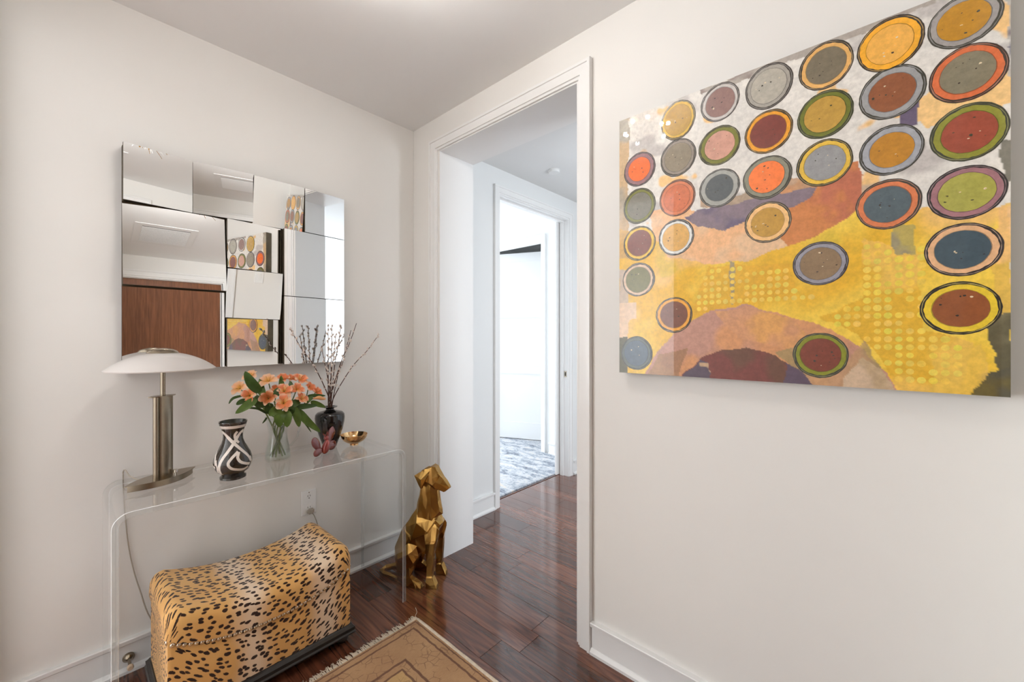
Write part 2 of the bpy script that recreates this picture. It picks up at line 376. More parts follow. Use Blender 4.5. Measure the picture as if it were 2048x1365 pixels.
def prism(bm, prof, p0, p1, out, up=Vector((0, 0, 1))):
    """extrude a 2D profile (distance out of the wall, height) from p0 to p1"""
    out = Vector(out); p0, p1 = Vector(p0), Vector(p1)
    rings(bm, [[p + out * a + up * b for a, b in prof] for p in (p0, p1)])

CEIL = 2.744; HEAD = 2.535
# ------------------------------------------------------------------ room shell
def wallbox(name, label, boxes, m='wall'):
    bm = NB()
    for b in boxes: box(bm, *b)
    return struct(obj(name, bm, m), label)
wallbox('wall_left', 'warm white wall with the mirror and console', [(-1.87, -0.001, 0.0, 0.12, -0.02, CEIL)])
wallbox('wall_right', 'warm white wall with the wide cased opening and the painting', [(0, 0.272, -0.275, 0.0, -0.02, CEIL), (0, 0.272, -1.29, -0.275, HEAD, CEIL), (0, 0.272, -2.72, -1.29, -0.02, CEIL)])
wallbox('wall_back', 'warm white wall around the brown entry door', [(-1.75, -1.52, -2.72, -2.6, -0.02, CEIL), (-0.53, 0.0, -2.72, -2.6, -0.02, CEIL), (-1.52, -0.53, -2.72, -2.6, HEAD, CEIL), (-1.75, 0.0, -2.74, -2.72, -0.02, CEIL)])
wallbox('wall_side', 'warm white side wall of the foyer with a cased opening added for fill light', [(-1.87, -1.75, -2.74, -1.10, -0.02, CEIL), (-1.87, -1.75, -0.12, 0.0, -0.02, CEIL), (-1.87, -1.75, -1.10, -0.12, HEAD, CEIL)])  # opening invented to let soft fill light into the foyer
wallbox('wall_fill_room', 'white walls of an unseen adjoining room added for fill light', [(-4.3, -1.87, -2.84, -2.74, -0.02, CEIL), (-4.3, -3.85, 0.8, 0.9, -0.02, CEIL), (-2.35, -1.87, 0.8, 0.9, -0.02, CEIL), (-3.85, -2.35, 0.8, 0.9, -0.02, 0.5), (-3.85, -2.35, 0.8, 0.9, 2.4, CEIL), (-4.3, -4.2, -2.74, 0.8, -0.02, CEIL), (-1.87, -1.86, 0.12, 0.8, -0.02, CEIL)], 'hallwall')  # unseen room added only to carry the fill light
wallbox('ceiling_fill_room', 'white ceiling of the added adjoining room', [(-4.3, -1.87, -2.84, 0.9, CEIL, CEIL + 0.1)], 'hallwall')
wallbox('ceiling', 'pale foyer ceiling', [(-1.87, 0.272, -2.74, 0.12, CEIL, CEIL + 0.1)], 'ceil')
wallbox('wall_hall_left', 'white hall wall with the far doorway', [(0.0, 0.79, 0.0, 0.12, -0.02, CEIL), (0.79, 1.80, 0.0, 0.12, HEAD + 0.01, CEIL), (1.80, 2.28, 0.0, 0.12, -0.02, CEIL)], 'hallwall')
wallbox('wall_hall_right', 'white hall wall facing the foyer opening', [(2.05, 2.2, -4.3, -2.45, -0.02, CEIL), (2.05, 2.2, -1.55, 0.0, -0.02, CEIL), (2.05, 2.2, -2.45, -1.55, HEAD, CEIL), (2.2, 2.24, -2.6, -1.4, -0.02, CEIL)], 'hallwall')
wallbox('wall_hall_inner', 'white inner hall wall behind the painting wall', [(0.272, 0.29, -4.3, -1.30, -0.02, CEIL)], 'hallwall')
wallbox('wall_hall_end', 'white end wall of the hall with an added window opening', [(0.17, 0.55, -4.42, -4.3, -0.02, CEIL), (1.75, 2.2, -4.42, -4.3, -0.02, CEIL), (0.55, 1.75, -4.42, -4.3, -0.02, 0.6), (0.55, 1.75, -4.42, -4.3, 2.3, CEIL)], 'hallwall')
wallbox('ceiling_hall', 'white hall ceiling', [(0.272, 2.24, -4.42, 0.12, CEIL, CEIL + 0.1)], 'hallwall')
# far room
wallbox('wall_far_right', 'white far room wall with the panelled door', [(2.28, 2.4, 0.0, 0.70, -0.02, CEIL), (2.28, 2.4, 1.78, 3.6, -0.02, CEIL), (2.28, 2.4, 0.70, 1.78, HEAD, CEIL)], 'hallwall')
wallbox('wall_far_end', 'white far room wall with the window', [(-0.6, 0.2, 3.6, 3.72, -0.02, CEIL), (1.7, 2.4, 3.6, 3.72, -0.02, CEIL), (0.2, 1.7, 3.6, 3.72, -0.02, 0.6), (0.2, 1.7, 3.6, 3.72, 2.3, CEIL)], 'hallwall')
wallbox('wall_far_left', 'white left wall of the far room', [(-0.72, -0.6, 0.12, 3.72, -0.02, CEIL)], 'hallwall')
wallbox('ceiling_far', 'white ceiling of the far room', [(-0.72, 2.4, 0.12, 3.72, CEIL, CEIL + 0.1)], 'hallwall')
wallbox('wall_closet', 'closet walls behind the half open door', [(2.4, 3.5, 0.45, 0.55, -0.02, CEIL), (2.4, 3.5, 2.1, 2.2, -0.02, CEIL), (3.4, 3.5, 0.55, 2.1, -0.02, CEIL), (2.4, 3.5, 0.45, 2.2, CEIL, CEIL + 0.1)], 'hallwall')

struct(obj('floor_closet', boxbm(2.252, 3.5, 0.45, 2.2, -0.02, 0.004), 'rug2'), 'blue grey carpet of the closet')
# windows (out of the picture, the far room one lets daylight in, the hall one is added)
def window(name, label, x0, x1, y, z0, z1, sgn):
    r = empty_struct(name, label, ((x0 + x1) / 2, y, z0))
    bm = NB(); t = 0.06
    for b in ((x0, x0 + t, z0, z1), (x1 - t, x1, z0, z1), (x0 + t, x1 - t, z0, z0 + t), (x0 + t, x1 - t, z1 - t, z1)):
        box(bm, b[0], b[1], y, y + sgn * 0.05, b[2], b[3])
    obj('window_frame', bm, 'trim', r)
    obj('mullion', boxbm((x0 + x1) / 2 - 0.02, (x0 + x1) / 2 + 0.02, y, y + sgn * 0.05, z0 + t, z1 - t), 'trim', r)
window('window_1', 'white window of the far room', 0.2, 1.7, 3.605, 0.6, 2.3, 1)
window('hall_fill_window', 'white window added at the unseen end of the hall', 0.55, 1.75, -4.305, 0.6, 2.3, -1)  # unseen window, added to brighten the hall

# floor: dark bed, boards on it
bm = NB(); box(bm, -1.87, 2.28, -4.42, 0.12, -0.04, -0.0135); box(bm, -0.72, 2.4, 0.12, 3.72, -0.04, -0.0135); box(bm, -4.3, -1.87, -2.84, 0.9, -0.04, -0.0135)
floor = struct(obj('floor', bm, 'subfloor'), 'dark walnut plank floor running through foyer and hall')
pb = boxbm(-0.5, 0.5, -0.5, 0.5, -0.5, 0.5); bmesh.ops.recalc_face_normals(pb, faces=pb.faces[:])
pme = bpy.data.meshes.new('plank'); pb.to_mesh(pme); pb.free(); pme.materials.append(M['walnut'])
fixed = {-1: [-1.134, -0.05], 2: [-0.675], 4: [-0.206], 5: [-0.40], 6: [-0.608], 9: [-0.318]}
PW = 0.1375; X0 = -0.085
for k in range(-13, 16):
    xa, xb = X0 + k * PW, X0 + (k + 1) * PW
    if xa >= 2.05: continue
    ylo = -2.62 if xb < 0.27 else -4.3
    yhi = 0.0 if xb < 0.8 else 0.095
    cuts = [ylo]; y = ylo + random.uniform(0.3, 1.1)
    fx = fixed.get(k, [])
    while y < yhi - 0.25:
        if all(abs(y - c_) > 0.38 for c_ in fx): cuts.append(y)
        y += random.uniform(0.75, 1.25)
    cuts = sorted(cuts + fx) + [yhi]
    for a, b in zip(cuts[:-1], cuts[1:]):
        if b - a < 0.03: continue
        o = obm('plank', pme, 'walnut', floor, world=False)
        xb2 = min(xb, 2.05)
        o.location = ((xa + xb2) / 2, (a + b) / 2, -0.0065); o.scale = (xb2 - xa - 0.0020, b - a - 0.0022, 0.013)
bm = boxbm(-0.6, 2.4, 0.095, 3.6, -0.0135, -0.002); obj('far_floorboards', bm, 'walnut', floor)
bm = boxbm(-4.2, -1.87, -2.74, 0.8, -0.0135, -0.001); obj('fill_room_floorboards', bm, 'walnut', floor)  # floor of the unseen room added for fill light

# casings and baseboards
BASE = [(0, 0), (0.026, 0), (0.026, 0.012), (0.016, 0.022), (0.012, 0.024), (0.012, 0.112), (0.022, 0.119), (0.024, 0.134), (0.021, 0.137), (0, 0.137)]
def base(name, label, segs, m='trim'):
    r = NB()
    for p0, p1, out in segs: prism(r, BASE, p0, p1, out)
    return struct(obj(name, r, m), label)
base('baseboard_left', 'white stepped baseboard below the mirror wall', [((-1.75, 0, 0), (0, 0, 0), (0, -1, 0))])
base('baseboard_right', 'white stepped baseboard below the painting', [((0, -1.366, 0), (0, -2.6, 0), (-1, 0, 0)), ((0, -0.195, 0), (0, 0, 0), (-1, 0, 0))])
base('baseboard_back', 'white stepped baseboards beside the entry door', [((-1.75, -2.6, 0), (-1.60, -2.6, 0), (0, 1, 0)), ((-0.45, -2.6, 0), (0, -2.6, 0), (0, 1, 0))])
base('baseboard_side', 'white stepped baseboard on the side wall', [((-1.75, -2.6, 0), (-1.75, -1.17, 0), (1, 0, 0)), ((-1.75, -0.05, 0), (-1.75, 0, 0), (1, 0, 0))])
base('baseboard_hall', 'white stepped baseboards of the hall', [((0.272, 0, 0), (0.748, 0, 0), (0, -1, 0)), ((1.867, 0, 0), (2.05, 0, 0), (0, -1, 0)), ((2.05, 0, 0), (2.05, -1.47, 0), (-1, 0, 0))])
base('baseboard_far', 'white stepped baseboards of the far room', [((2.28, 0.12, 0), (2.28, 0.60, 0), (-1, 0, 0)), ((2.28, 1.86, 0), (2.28, 3.6, 0), (-1, 0, 0))], 'whitedoor')

# casing profile: across from the inner edge (0) to the outer edge, thickness
CAS = [(0, 0), (0, 0.009), (0.011, 0.011), (0.0125, 0.017), (0.052, 0.0185), (0.0535, 0.024), (0.066, 0.024), (0.068, 0.020), (0.068, 0)]
def casing(name, label, a, b, top, plane, axis, out, m='trim'):
    """a,b: inner edges along the wall axis; mitred U of casing"""
    def P(s, z, t):
        v = Vector((0, 0, z)); v[axis] = s; v[1 - axis] = plane + out * t; return v
    r = NB(); lp = []
    lo, hi = min(a, b), max(a, b)
    lp.append([P(lo - w_, 0, t) for w_, t in CAS]); lp.append([P(lo - w_, top + w_, t) for w_, t in CAS])
    lp.append([P(hi + w_, top + w_, t) for w_, t in CAS]); lp.append([P(hi + w_, 0, t) for w_, t in CAS])
    rings(r, lp)
    return struct(obj(name, r, m), label)
casing('trim_1', 'white stepped casing around the wide opening to the hall', -1.297, -0.264, HEAD, 0.0, 1, -1)
casing('trim_2', 'white casing around the far doorway', 0.815, 1.785, HEAD, 0.0, 0, -1)
casing('trim_3', 'white casing around the panelled door of the far room', 0.72, 1.76, HEAD - 0.005, 2.28, 1, -1, 'whitedoor')
casing('trim_4', 'white casing around the brown entry door', -1.525, -0.525, HEAD, -2.6, 0, 1)
casing('trim_5', 'white casing around the hall door', -2.45, -1.55, HEAD, 2.05, 1, -1, 'whitedoor')
casing('trim_11', 'white casing around the added opening in the side wall', -1.095, -0.125, HEAD - 0.002, -1.75, 1, 1)
# jamb linings
bm = NB(); box(bm, 0.001, 0.277, -0.282, -0.275, 0, HEAD); box(bm, 0.001, 0.277, -1.29, -1.283, 0, HEAD); box(bm, 0.001, 0.277, -1.283, -0.282, HEAD - 0.007, HEAD)
struct(obj('trim_6', bm, 'trim'), 'smooth white lining inside the wide opening')
bm = NB(); box(bm, 0.79, 0.806, 0.0, 0.12, 0, HEAD + 0.01); box(bm, 1.785, 1.80, 0.0, 0.12, 0, HEAD + 0.01); box(bm, 0.806, 1.785, 0.0, 0.12, HEAD - 0.004, HEAD + 0.01)
box(bm, 0.806, 0.818, 0.045, 0.085, 0, HEAD - 0.004); box(bm, 1.773, 1.785, 0.045, 0.085, 0, HEAD - 0.004); box(bm, 0.818, 1.773, 0.045, 0.085, HEAD - 0.016, HEAD - 0.004)
box(bm, 1.735, 1.785, 0.10, 0.12, 0, HEAD - 0.01)
j2 = struct(obj('trim_7', bm, 'trim'), 'white jamb with door stops in the far doorway')
bm = NB(); box(bm, 1.7835, 1.786, 0.012, 0.04, 0.98, 1.04, 0); box(bm, 1.783, 1.7845, 0.019, 0.033, 0.992, 1.028, 1); obj('strike_plate', bm, ['nickel', 'slot'], j2, label='small metal strike plate')
bm = boxbm(0.806, 1.785, 0.098, 0.112, -0.002, 0.004); struct(obj('trim_8', bm, 'walnut'), 'thin wood threshold strip in the far doorway')
bm = NB(); box(bm, 2.28, 2.4, 0.70, 0.72, 0, HEAD); box(bm, 2.28, 2.4, 1.76, 1.78, 0, HEAD); box(bm, 2.28, 2.4, 0.72, 1.76, HEAD - 0.006, HEAD)
struct(obj('trim_9', bm, 'whitedoor'), 'white jamb around the panelled door')

def panel_door(name, label, loc, rz, wd, h):
    r = empty_struct(name, label, loc, rz); t = 0.02; st = 0.115
    def p(nm, *a, **k): return obj(nm, boxbm(*a, **k), 'whitedoor', r, world=False)
    p('stile', 0, st, -t, t, 0.012, h); p('stile', wd - st, wd, -t, t, 0.012, h)
    zs = [0.012, 0.23]; ph = (h - 0.23 - 0.115 - 2 * 0.10) / 3
    z = 0.23; p('rail', st, wd - st, -t, t, 0.012, 0.23)
    for i in range(3):
        p('panel', st, wd - st, -t + 0.012, t - 0.012, z, z + ph); z += ph
        hh = 0.10 if i < 2 else 0.115
        p('rail', st, wd - st, -t, t, z, z + hh); z += hh
    k = NB(); lathe(k, [(0.024, 0), (0.024, 0.006), (0.008, 0.01), (0.008, 0.035), (0.024, 0.042), (0.028, 0.055), (0.018, 0.066)], n=20)
    bmesh.ops.rotate(k, verts=k.verts[:], matrix=Matrix.Rotation(PI / 2, 3, 'X')); bmesh.ops.translate(k, verts=k.verts[:], vec=(wd - 0.06, -t, 0.95))
    obj('door_handle', k, 'nickel', r, smooth=40, world=False)
    return r
ang = math.atan2(-0.92, 0.393)
panel_door('door_1', 'white three panel door standing half open in the far room', (2.385, 1.755, 0), ang, 0.90, HEAD - 0.03)
panel_door('door_2', 'white three panel door closed across the hall', (2.12, -1.55, 0), -PI / 2, 0.90, HEAD - 0.01)
d3 = empty_struct('door_3', 'brown wood veneer entry door', (-1.025, -2.64, 0))
obj('door_leaf', boxbm(-1.515, -0.535, -2.665, -2.62, 0.008, HEAD - 0.006, bev=0.002, seg=1), 'veneer', d3)
k = NB(); lathe(k, [(0.028, 0), (0.028, 0.006), (0.01, 0.01), (0.01, 0.04)], n=20); box(k, -0.011, 0.011, -0.011, 0.12, 0.036, 0.05)
bmesh.ops.rotate(k, verts=k.verts[:], matrix=Matrix.Rotation(-PI / 2, 3, 'X') @ Matrix.Rotation(PI / 2, 3, 'Z')); bmesh.ops.translate(k, verts=k.verts[:], vec=(-0.61, -2.62, 1.0))
obj('door_handle', k, 'nickel', d3, smooth=40)
bm = NB(); box(bm, -1.52, -0.53, -2.72, -2.6, HEAD - 0.006, HEAD); box(bm, -1.525, -1.515, -2.72, -2.6, 0, HEAD); box(bm, -0.535, -0.525, -2.72, -2.6, 0, HEAD)
struct(obj('trim_10', bm, 'trim'), 'white jamb around the entry door')

# light switch and ceiling grille seen in the mirror
sw = thing('light_switch', 'white rocker light switch on the wall beside the entry door', 'switch', (-0.25, -2.6, 1.2))
obj('plate', boxbm(-0.29, -0.21, -2.6, -2.594, 1.135, 1.265, bev=0.003), 'plastic', sw)
obj('rocker', boxbm(-0.268, -0.232, -2.595, -2.590, 1.165, 1.235, bev=0.002), 'plastic', sw)
vt = thing('ceiling_vent', 'white louvred air vent in the foyer ceiling', 'vent', (-1.018, -2.11, CEIL))
bm = NB(); vx0, vx1, vy0, vy1 = -1.215, -0.82, -2.305, -1.915
for b in ((vx0, vx1, vy0, vy0 + 0.045), (vx0, vx1, vy1 - 0.045, vy1), (vx0, vx0 + 0.045, vy0 + 0.045, vy1 - 0.045), (vx1 - 0.045, vx1, vy0 + 0.045, vy1 - 0.045)): box(bm, b[0], b[1], b[2], b[3], CEIL - 0.0035, CEIL)
obj('vent_frame', bm, 'plastic', vt)
obj('backing', boxbm(vx0 + 0.045, vx1 - 0.045, vy0 + 0.045, vy1 - 0.045, CEIL - 0.003, CEIL - 0.001), 'slot', vt)
sl = NB(); rings(sl, [[(x, -0.0045, -0.0055), (x, -0.0040, -0.0063), (x, 0.0040, -0.0040), (x, 0.0036, -0.0032)] for x in (vx0 + 0.045, vx1 - 0.045)])
bmesh.ops.recalc_face_normals(sl, faces=sl.faces[:]); sme = bpy.data.meshes.new('slat'); sl.to_mesh(sme); sl.free()
for i in range(19):
    o = obm('slat', sme, 'plastic', vt, world=True); o.location = (0, vy0 + 0.053 + i * 0.0155, CEIL)
sd = thing('smoke_detector', 'small round white disc on the hall ceiling', 'detector', (1.139, -0.312, CEIL))
bm = NB(); lathe(bm, [(0.046, 0), (0.046, -0.016), (0.042, -0.021)], (1.139, -0.312, CEIL)); obj('cover', bm, 'smoke', sd, smooth=40)
bm = NB(); lathe(bm, [(0.052, 0.0), (0.052, -0.004)], (1.139, -0.312, CEIL)); obj('rim', bm, 'smoke', sd)

# rugs
rug = thing('oriental_rug', 'tan oriental rug with ivory fringe on the foyer floor', 'rug', (-0.95, -1.4, 0))
obj('pile', boxbm(-1.60, RX - 0.016, -2.25, RY, 0.0005, 0.011, bev=0.003, seg=2), 'rug', rug)
bm = NB(); tube(bm, [(RX - 0.010, -2.25 + i * (RY - 0.002 + 2.25) / 40, 0.0065 + 0.001 * math.sin(i * 1.7)) for i in range(41)], 0.0085, 8); obj('selvage', bm, 'wool', rug, smooth=True)
bm = NB(); x = -1.60
while x < RX - 0.002:
    L = random.uniform(0.026, 0.044); b_ = random.uniform(-0.012, 0.012); rr = random.uniform(0.0015, 0.0026)
    tube(bm, [(x, RY - 0.004, 0.008), (x + b_ * 0.3, RY + L * 0.5, 0.0055 + random.uniform(0, 0.003)), (x + b_, RY + L, 0.003)], [rr, rr * 1.1, rr * 0.8], 5)
    x += random.uniform(0.0026, 0.005)
tube(bm, smooth_path([(RX - 0.006, RY, 0.008), (RX + 0.0, RY + 0.03, 0.004), (RX + 0.022, RY + 0.05, 0.003), (RX + 0.038, RY + 0.085, 0.002)]), 0.001, 5)
fr = obj('fringe', bm, 'wool', rug, smooth=True); fr['kind'] = 'stuff'
r2 = obj('area_rug', boxbm(-0.3, 2.25, 0.122, 3.3, -0.0015, 0.014, bev=0.005), 'rug2')
tag(r2, 'blue grey distressed area rug beyond the far doorway', 'rug')

# ------------------------------------------------------------------ ceiling light (above the picture; lights the foyer and shows in the painting)
LX, LY = -0.95, -1.225
cl = thing('ceiling_light', 'gold starburst ceiling light with small bulbs and thin rods', 'ceiling light', (LX, LY, CEIL))
bm = NB(); lathe(bm, [(0.075, 0), (0.075, -0.018), (0.06, -0.026)], (LX, LY, CEIL)); obj('canopy', bm, 'brass', cl, smooth=40)
HZ = -0.082
bm = NB(); lathe(bm, [(0.012, -0.02), (0.012, HZ + 0.02), (0.035, HZ + 0.015), (0.035, HZ - 0.012), (0.012, HZ - 0.02)], (LX, LY, CEIL), n=20); obj('stem', bm, 'brass', cl, smooth=40)
pm = NB(); acc = []
for i in range(7):
    t = i / 6; wd = 0.013 * math.sin(PI * (0.12 + 0.8 * t)); z = 0.014 * math.sin(PI * t); x_ = 0.025 + 0.065 * t
    acc.append([(x_, -wd, z), (x_, 0, z - 0.004), (x_, wd, z), (x_, wd, z + 0.0012), (x_, 0, z - 0.0028), (x_, -wd, z + 0.0012)])
rings(pm, acc); bmesh.ops.recalc_face_normals(pm, faces=pm.faces[:]); pme2 = bpy.data.meshes.new('petal'); pm.to_mesh(pme2); pm.free()
for ring_, (cnt, el) in enumerate(((14, -0.05), (12, 0.35), (9, 0.75))):
    for i in range(cnt):
        o = obm('petal', pme2, 'brass', cl, world=False); o.location = (0, 0, HZ - 0.004 * ring_)
        o.rotation_euler = (0, el, 2 * PI * (i + 0.3 * ring_) / cnt)
rm = NB(); tube(rm, [(0.03, 0, 0), (0.20, 0, 0)], [0.0020, 0.0014], 6); bmesh.ops.recalc_face_normals(rm, faces=rm.faces[:]); rme = bpy.data.meshes.new('rod'); rm.to_mesh(rme); rm.free()
for i in range(110):
    o = obm('rod', rme, 'crystal' if i % 3 else 'brass', cl, world=False); o.location = (0, 0, HZ)
    if i % 3: o.material_slots[0].link = 'OBJECT'; o.material_slots[0].material = M['crystal']
    o.rotation_euler = (0, random.uniform(-0.22, 0.40), 2 * PI * (i + random.uniform(-0.3, 0.3)) / 110); k = random.uniform(0.75, 1.05); o.scale = (k, 1, 1)
bb = NB(); bmesh.ops.create_icosphere(bb, subdivisions=1, radius=0.0128); bme = bpy.data.meshes.new('bulb'); bb.to_mesh(bme); bb.free(); bme.materials.append(M['bulb'])
so = NB(); tube(so, [(0.0, 0, 0), (0.118, 0, 0)], 0.004, 8); bmesh.ops.recalc_face_normals(so, faces=so.faces[:]); some = bpy.data.meshes.new('bulb_arm'); so.to_mesh(some); so.free()
for i in range(9):
    az = 2 * PI * i / 9 + 0.2; el = 0.22 if i % 2 else -0.05
    o = obm('bulb_arm', some, 'brass', cl, world=False); o.location = (0, 0, HZ); o.rotation_euler = (0, el, az)
    b = obm('bulb', bme, 'bulb', o, world=False); b.location = (0.13, 0, 0)

# ------------------------------------------------------------------ wall mirror
mr_ = thing('wall_mirror', 'square wall mirror of eleven tilted mirror tiles', 'mirror', (-0.9485, 0, 1.24))
obj('backing', boxbm(-1.405, -0.492, -0.026, -0.0005, 1.242, 2.160, bev=0.001, seg=1), 'bronze', mr_)
TILES = [  # x0,x1,z0,z1, tilt sideways, tilt up
    (-1.407, -1.179, 1.931, 2.162, 0.112, -0.003), (-1.178, -0.948, 1.931, 2.162, -0.13, 0.003), (-0.947, -0.715, 1.931, 2.162, -0.009, -0.126), (-0.714, -0.490, 1.931, 2.162, 0.112, 0.0),
    (-1.407, -1.060, 1.587, 1.929, -0.005, 0.121), (-1.407, -1.060, 1.240, 1.585, -0.001, 0.012),
    (-1.058, -0.822, 1.702, 1.929, 0.117, -0.006), (-1.058, -0.822, 1.467, 1.700, -0.008, -0.158), (-1.058, -0.822, 1.240, 1.465, 0.113, -0.006),
    (-0.818, -0.490, 1.588, 1.929, 0.110, 0.0), (-0.818, -0.490, 1.240, 1.586, 0.108, 0.0)]
for (x0, x1, z0, z1, a, b) in TILES:
    w2, h2 = (x1 - x0) / 2 - 0.0008, (z1 - z0) / 2 - 0.0008
    bm = NB(); vv = box(bm, -w2, w2, -0.012, 0.0, -h2, h2, 1)
    for f_ in bm.faces:
        if all(v.co.y < -0.011 for v in f_.verts): f_.material_index = 0
    ext = abs(a) * w2 + abs(b) * h2
    o = obj('mirror_tile', bm, ['mirror', 'bronze'], mr_, world=True)
    nrm = Vector((a, -1, b)).normalized()
    o.rotation_mode = 'QUATERNION'; o.rotation_quaternion = Vector((0, -1, 0)).rotation_difference(nrm)
    o.location = ((x0 + x1) / 2, -0.028 - ext, (z0 + z1) / 2)
    # wedge mount behind the tile
    wb = NB(); q = o.rotation_quaternion
    fr_ = [q @ Vector((sx_ * w2 * 0.97, 0.0005, sz_ * h2 * 0.97)) + o.location for sx_, sz_ in ((-1, -1), (1, -1), (1, 1), (-1, 1))]
    bk_ = [Vector((p_.x, -0.0262, p_.z)) for p_ in fr_]
    rings(wb, [fr_, bk_]); obj('tile_mount', wb, 'bronze', mr_)

# ------------------------------------------------------------------ acrylic console
con = thing('console_table', 'clear acrylic waterfall console table below the mirror', 'console table', (-0.91, -0.245, 0))
cx0, cx1, cy0, cy1, cz, th = -1.461, -0.361, -0.467, -0.023, 0.80, 0.019
def u_path(off, rad, n=8):
    x0, x1, z = cx0 + off, cx1 - off, cz - off; p = [(x0, 0.0)]
    for i in range(n + 1): t = PI - (PI / 2) * i / n; p.append((x0 + rad + rad * math.cos(t), z - rad + rad * math.sin(t)))
    for i in range(n + 1): t = PI / 2 - (PI / 2) * i / n; p.append((x1 - rad + rad * math.cos(t), z - rad + rad * math.sin(t)))
    p.append((x1, 0.0)); return p
CH = 0.0016
paths = [u_path(0, 0.05), u_path(CH, 0.05 - CH), u_path(th - CH, 0.031 + CH), u_path(th, 0.031)]
N_ = len(paths[0])
def console_part(name):
    bm = NB(); rows = []
    for i in range(N_):
        (ox, oz), (px_, pz_), (qx_, qz_), (ix, iz) = (p_[i] for p_ in paths)
        rows.append([bm.verts.new(p) for p in ((ox, cy0 + CH, oz), (ox, cy1 - CH, oz), (px_, cy1, pz_), (qx_, cy1, qz_), (ix, cy1 - CH, iz), (ix, cy0 + CH, iz), (qx_, cy0, qz_), (px_, cy0, pz_))])
    for a, b in zip(rows[:-1], rows[1:]):
        for k in range(8):
            f_ = bm.faces.new((a[k], a[(k + 1) % 8], b[(k + 1) % 8], b[k])); f_.material_index = {0: 0, 4: 0, 2: 1, 6: 1}.get(k, 2)
    bm.faces.new(rows[0]).material_index = 1; bm.faces.new(rows[-1]).material_index = 1
    return obj(name, bm, ['acrylic', 'acrylic_edge', 'acrylic_rim'], con)
console_part('slab')


# ------------------------------------------------------------------ table lamp
LC = Vector((-1.300, -0.187, cz)); lrz = math.radians(25.5)
lamp = thing('table_lamp', 'brushed nickel table lamp with a shallow white glass shade', 'lamp', LC, lrz)
def vesica(L, W, n=16):
    p = [(-L + 2 * L * i / n, -W * (1 - (-1 + 2 * i / n) ** 2)) for i in range(n + 1)]
    return p + [(x, -y) for x, y in p[::-1][1:-1]]
def vplate(L, W, z0, z1, L2=None, W2=None):
    bm = NB(); rings(bm, [[(x, y, z0) for x, y in vesica(L, W)], [(x, y, z1) for x, y in vesica(L2 or L, W2 or W)]]); return bm
obj('base', vplate(0.117, 0.049, 0.0003, 0.022), 'nickel', lamp, smooth=30, world=False)
obj('base_plate', vplate(0.127, 0.054, 0.022, 0.0248), 'nickel', lamp, smooth=30, world=False)
bm = NB(); rings(bm, [[(0.0125 + 0.0245 * math.cos(PI * k / 10), -0.004 - 0.006 * math.sin(PI * k / 10), z) for k in range(11)] + [(-0.012 + 0.049 * k / 4, 0.004, z) for k in range(5)] for z in (0.0245, 0.342)])
obj('column_plate', bm, 'nickel', lamp, smooth=30, world=False)
bm = NB(); lathe(bm, [(0.0095, 0.0245), (0.0095, 0.342)], (-0.022, 0.0, 0), 20); obj('column_tube', bm, 'nickel', lamp, smooth=40, world=False)
obj('collar', vplate(0.050, 0.024, 0.342, 0.346), 'nickel', lamp, smooth=30, world=False)
bm = NB(); lathe(bm, [(0.0085, 0.346), (0.0085, 0.50)], (0.002, 0, 0), 20); obj('rod', bm, 'nickel', lamp, smooth=40, world=False)
prof = [(0.172 * math.sin(a_) / math.sin(0.78), 0.452 + 0.068 * (math.cos(a_) - math.cos(0.78)) / (1 - math.cos(0.78))) for a_ in [0.78 - 0.70 * i / 12 for i in range(13)]]
inn = [(r - 0.002, z - 0.004) for r, z in prof]
bm = NB(); lathe(bm, prof + inn[::-1], (0.002, 0, 0), 64, cap0=False, cap1=False)
bm.verts.ensure_lookup_table()
n_ = 64; tot = len(bm.verts)
for k in range(n_): bm.faces.new((bm.verts[k], bm.verts[tot - n_ + k], bm.verts[tot - n_ + (k + 1) % n_], bm.verts[(k + 1) % n_]))
obj('shade', bm, 'shade', lamp, smooth=50, world=False)
bm = NB(); lathe(bm, [(0.050, 0.511), (0.051, 0.516), (0.044, 0.524), (0.030, 0.531), (0.012, 0.535)], (0.002, 0, 0), 40); obj('cap', bm, 'nickel', lamp, smooth=40, world=False)
bm = NB(); lathe(bm, [(0.0085, 0.462), (0.02, 0.468), (0.02, 0.49), (0.0085, 0.495)], (0.002, 0, 0), 24); obj('lamp_holder', bm, 'nickel', lamp, smooth=40, world=False)
bm = NB(); lathe(bm, [(0.0035, 0.0245), (0.0035, 0.030), (0.008, 0.032), (0.0085, 0.042), (0.005, 0.045)], (0.035, -0.022, 0), 16); obj('dimmer_knob', bm, 'chrome', lamp, smooth=40, world=False)
cpts = smooth_path([(-1.355, -0.155, 0.810), (-1.385, -0.10, 0.824), (-1.396, -0.05, 0.840), (-1.400, -0.030, 0.836), (-1.401, -0.012, 0.815), (-1.399, -0.0115, 0.74), (-1.393, -0.0105, 0.62), (-1.380, -0.0105, 0.48), (-1.352, -0.016, 0.33), (-1.30, -0.034, 0.16), (-1.15, -0.05, 0.03), (-0.95, -0.06, 0.006), (-0.75, -0.055, 0.03), (-0.655, -0.04, 0.16), (-0.628, -0.022, 0.32), (-0.645, -0.020, 0.40), (-0.664, -0.026, 0.43)])
bm = NB(); tube(bm, cpts, 0.0024, 6); crd = obj('power_cord', bm, 'cord', lamp, smooth=True, label='thin translucent cord')
bm = NB(); box(bm, -0.682, -0.648, -0.030, -0.007, 0.422, 0.450); bmesh.ops.bevel(bm, geom=bm.edges[:], offset=0.006, segments=3, affect='EDGES'); obj('plug', bm, 'cord', crd, smooth=40)

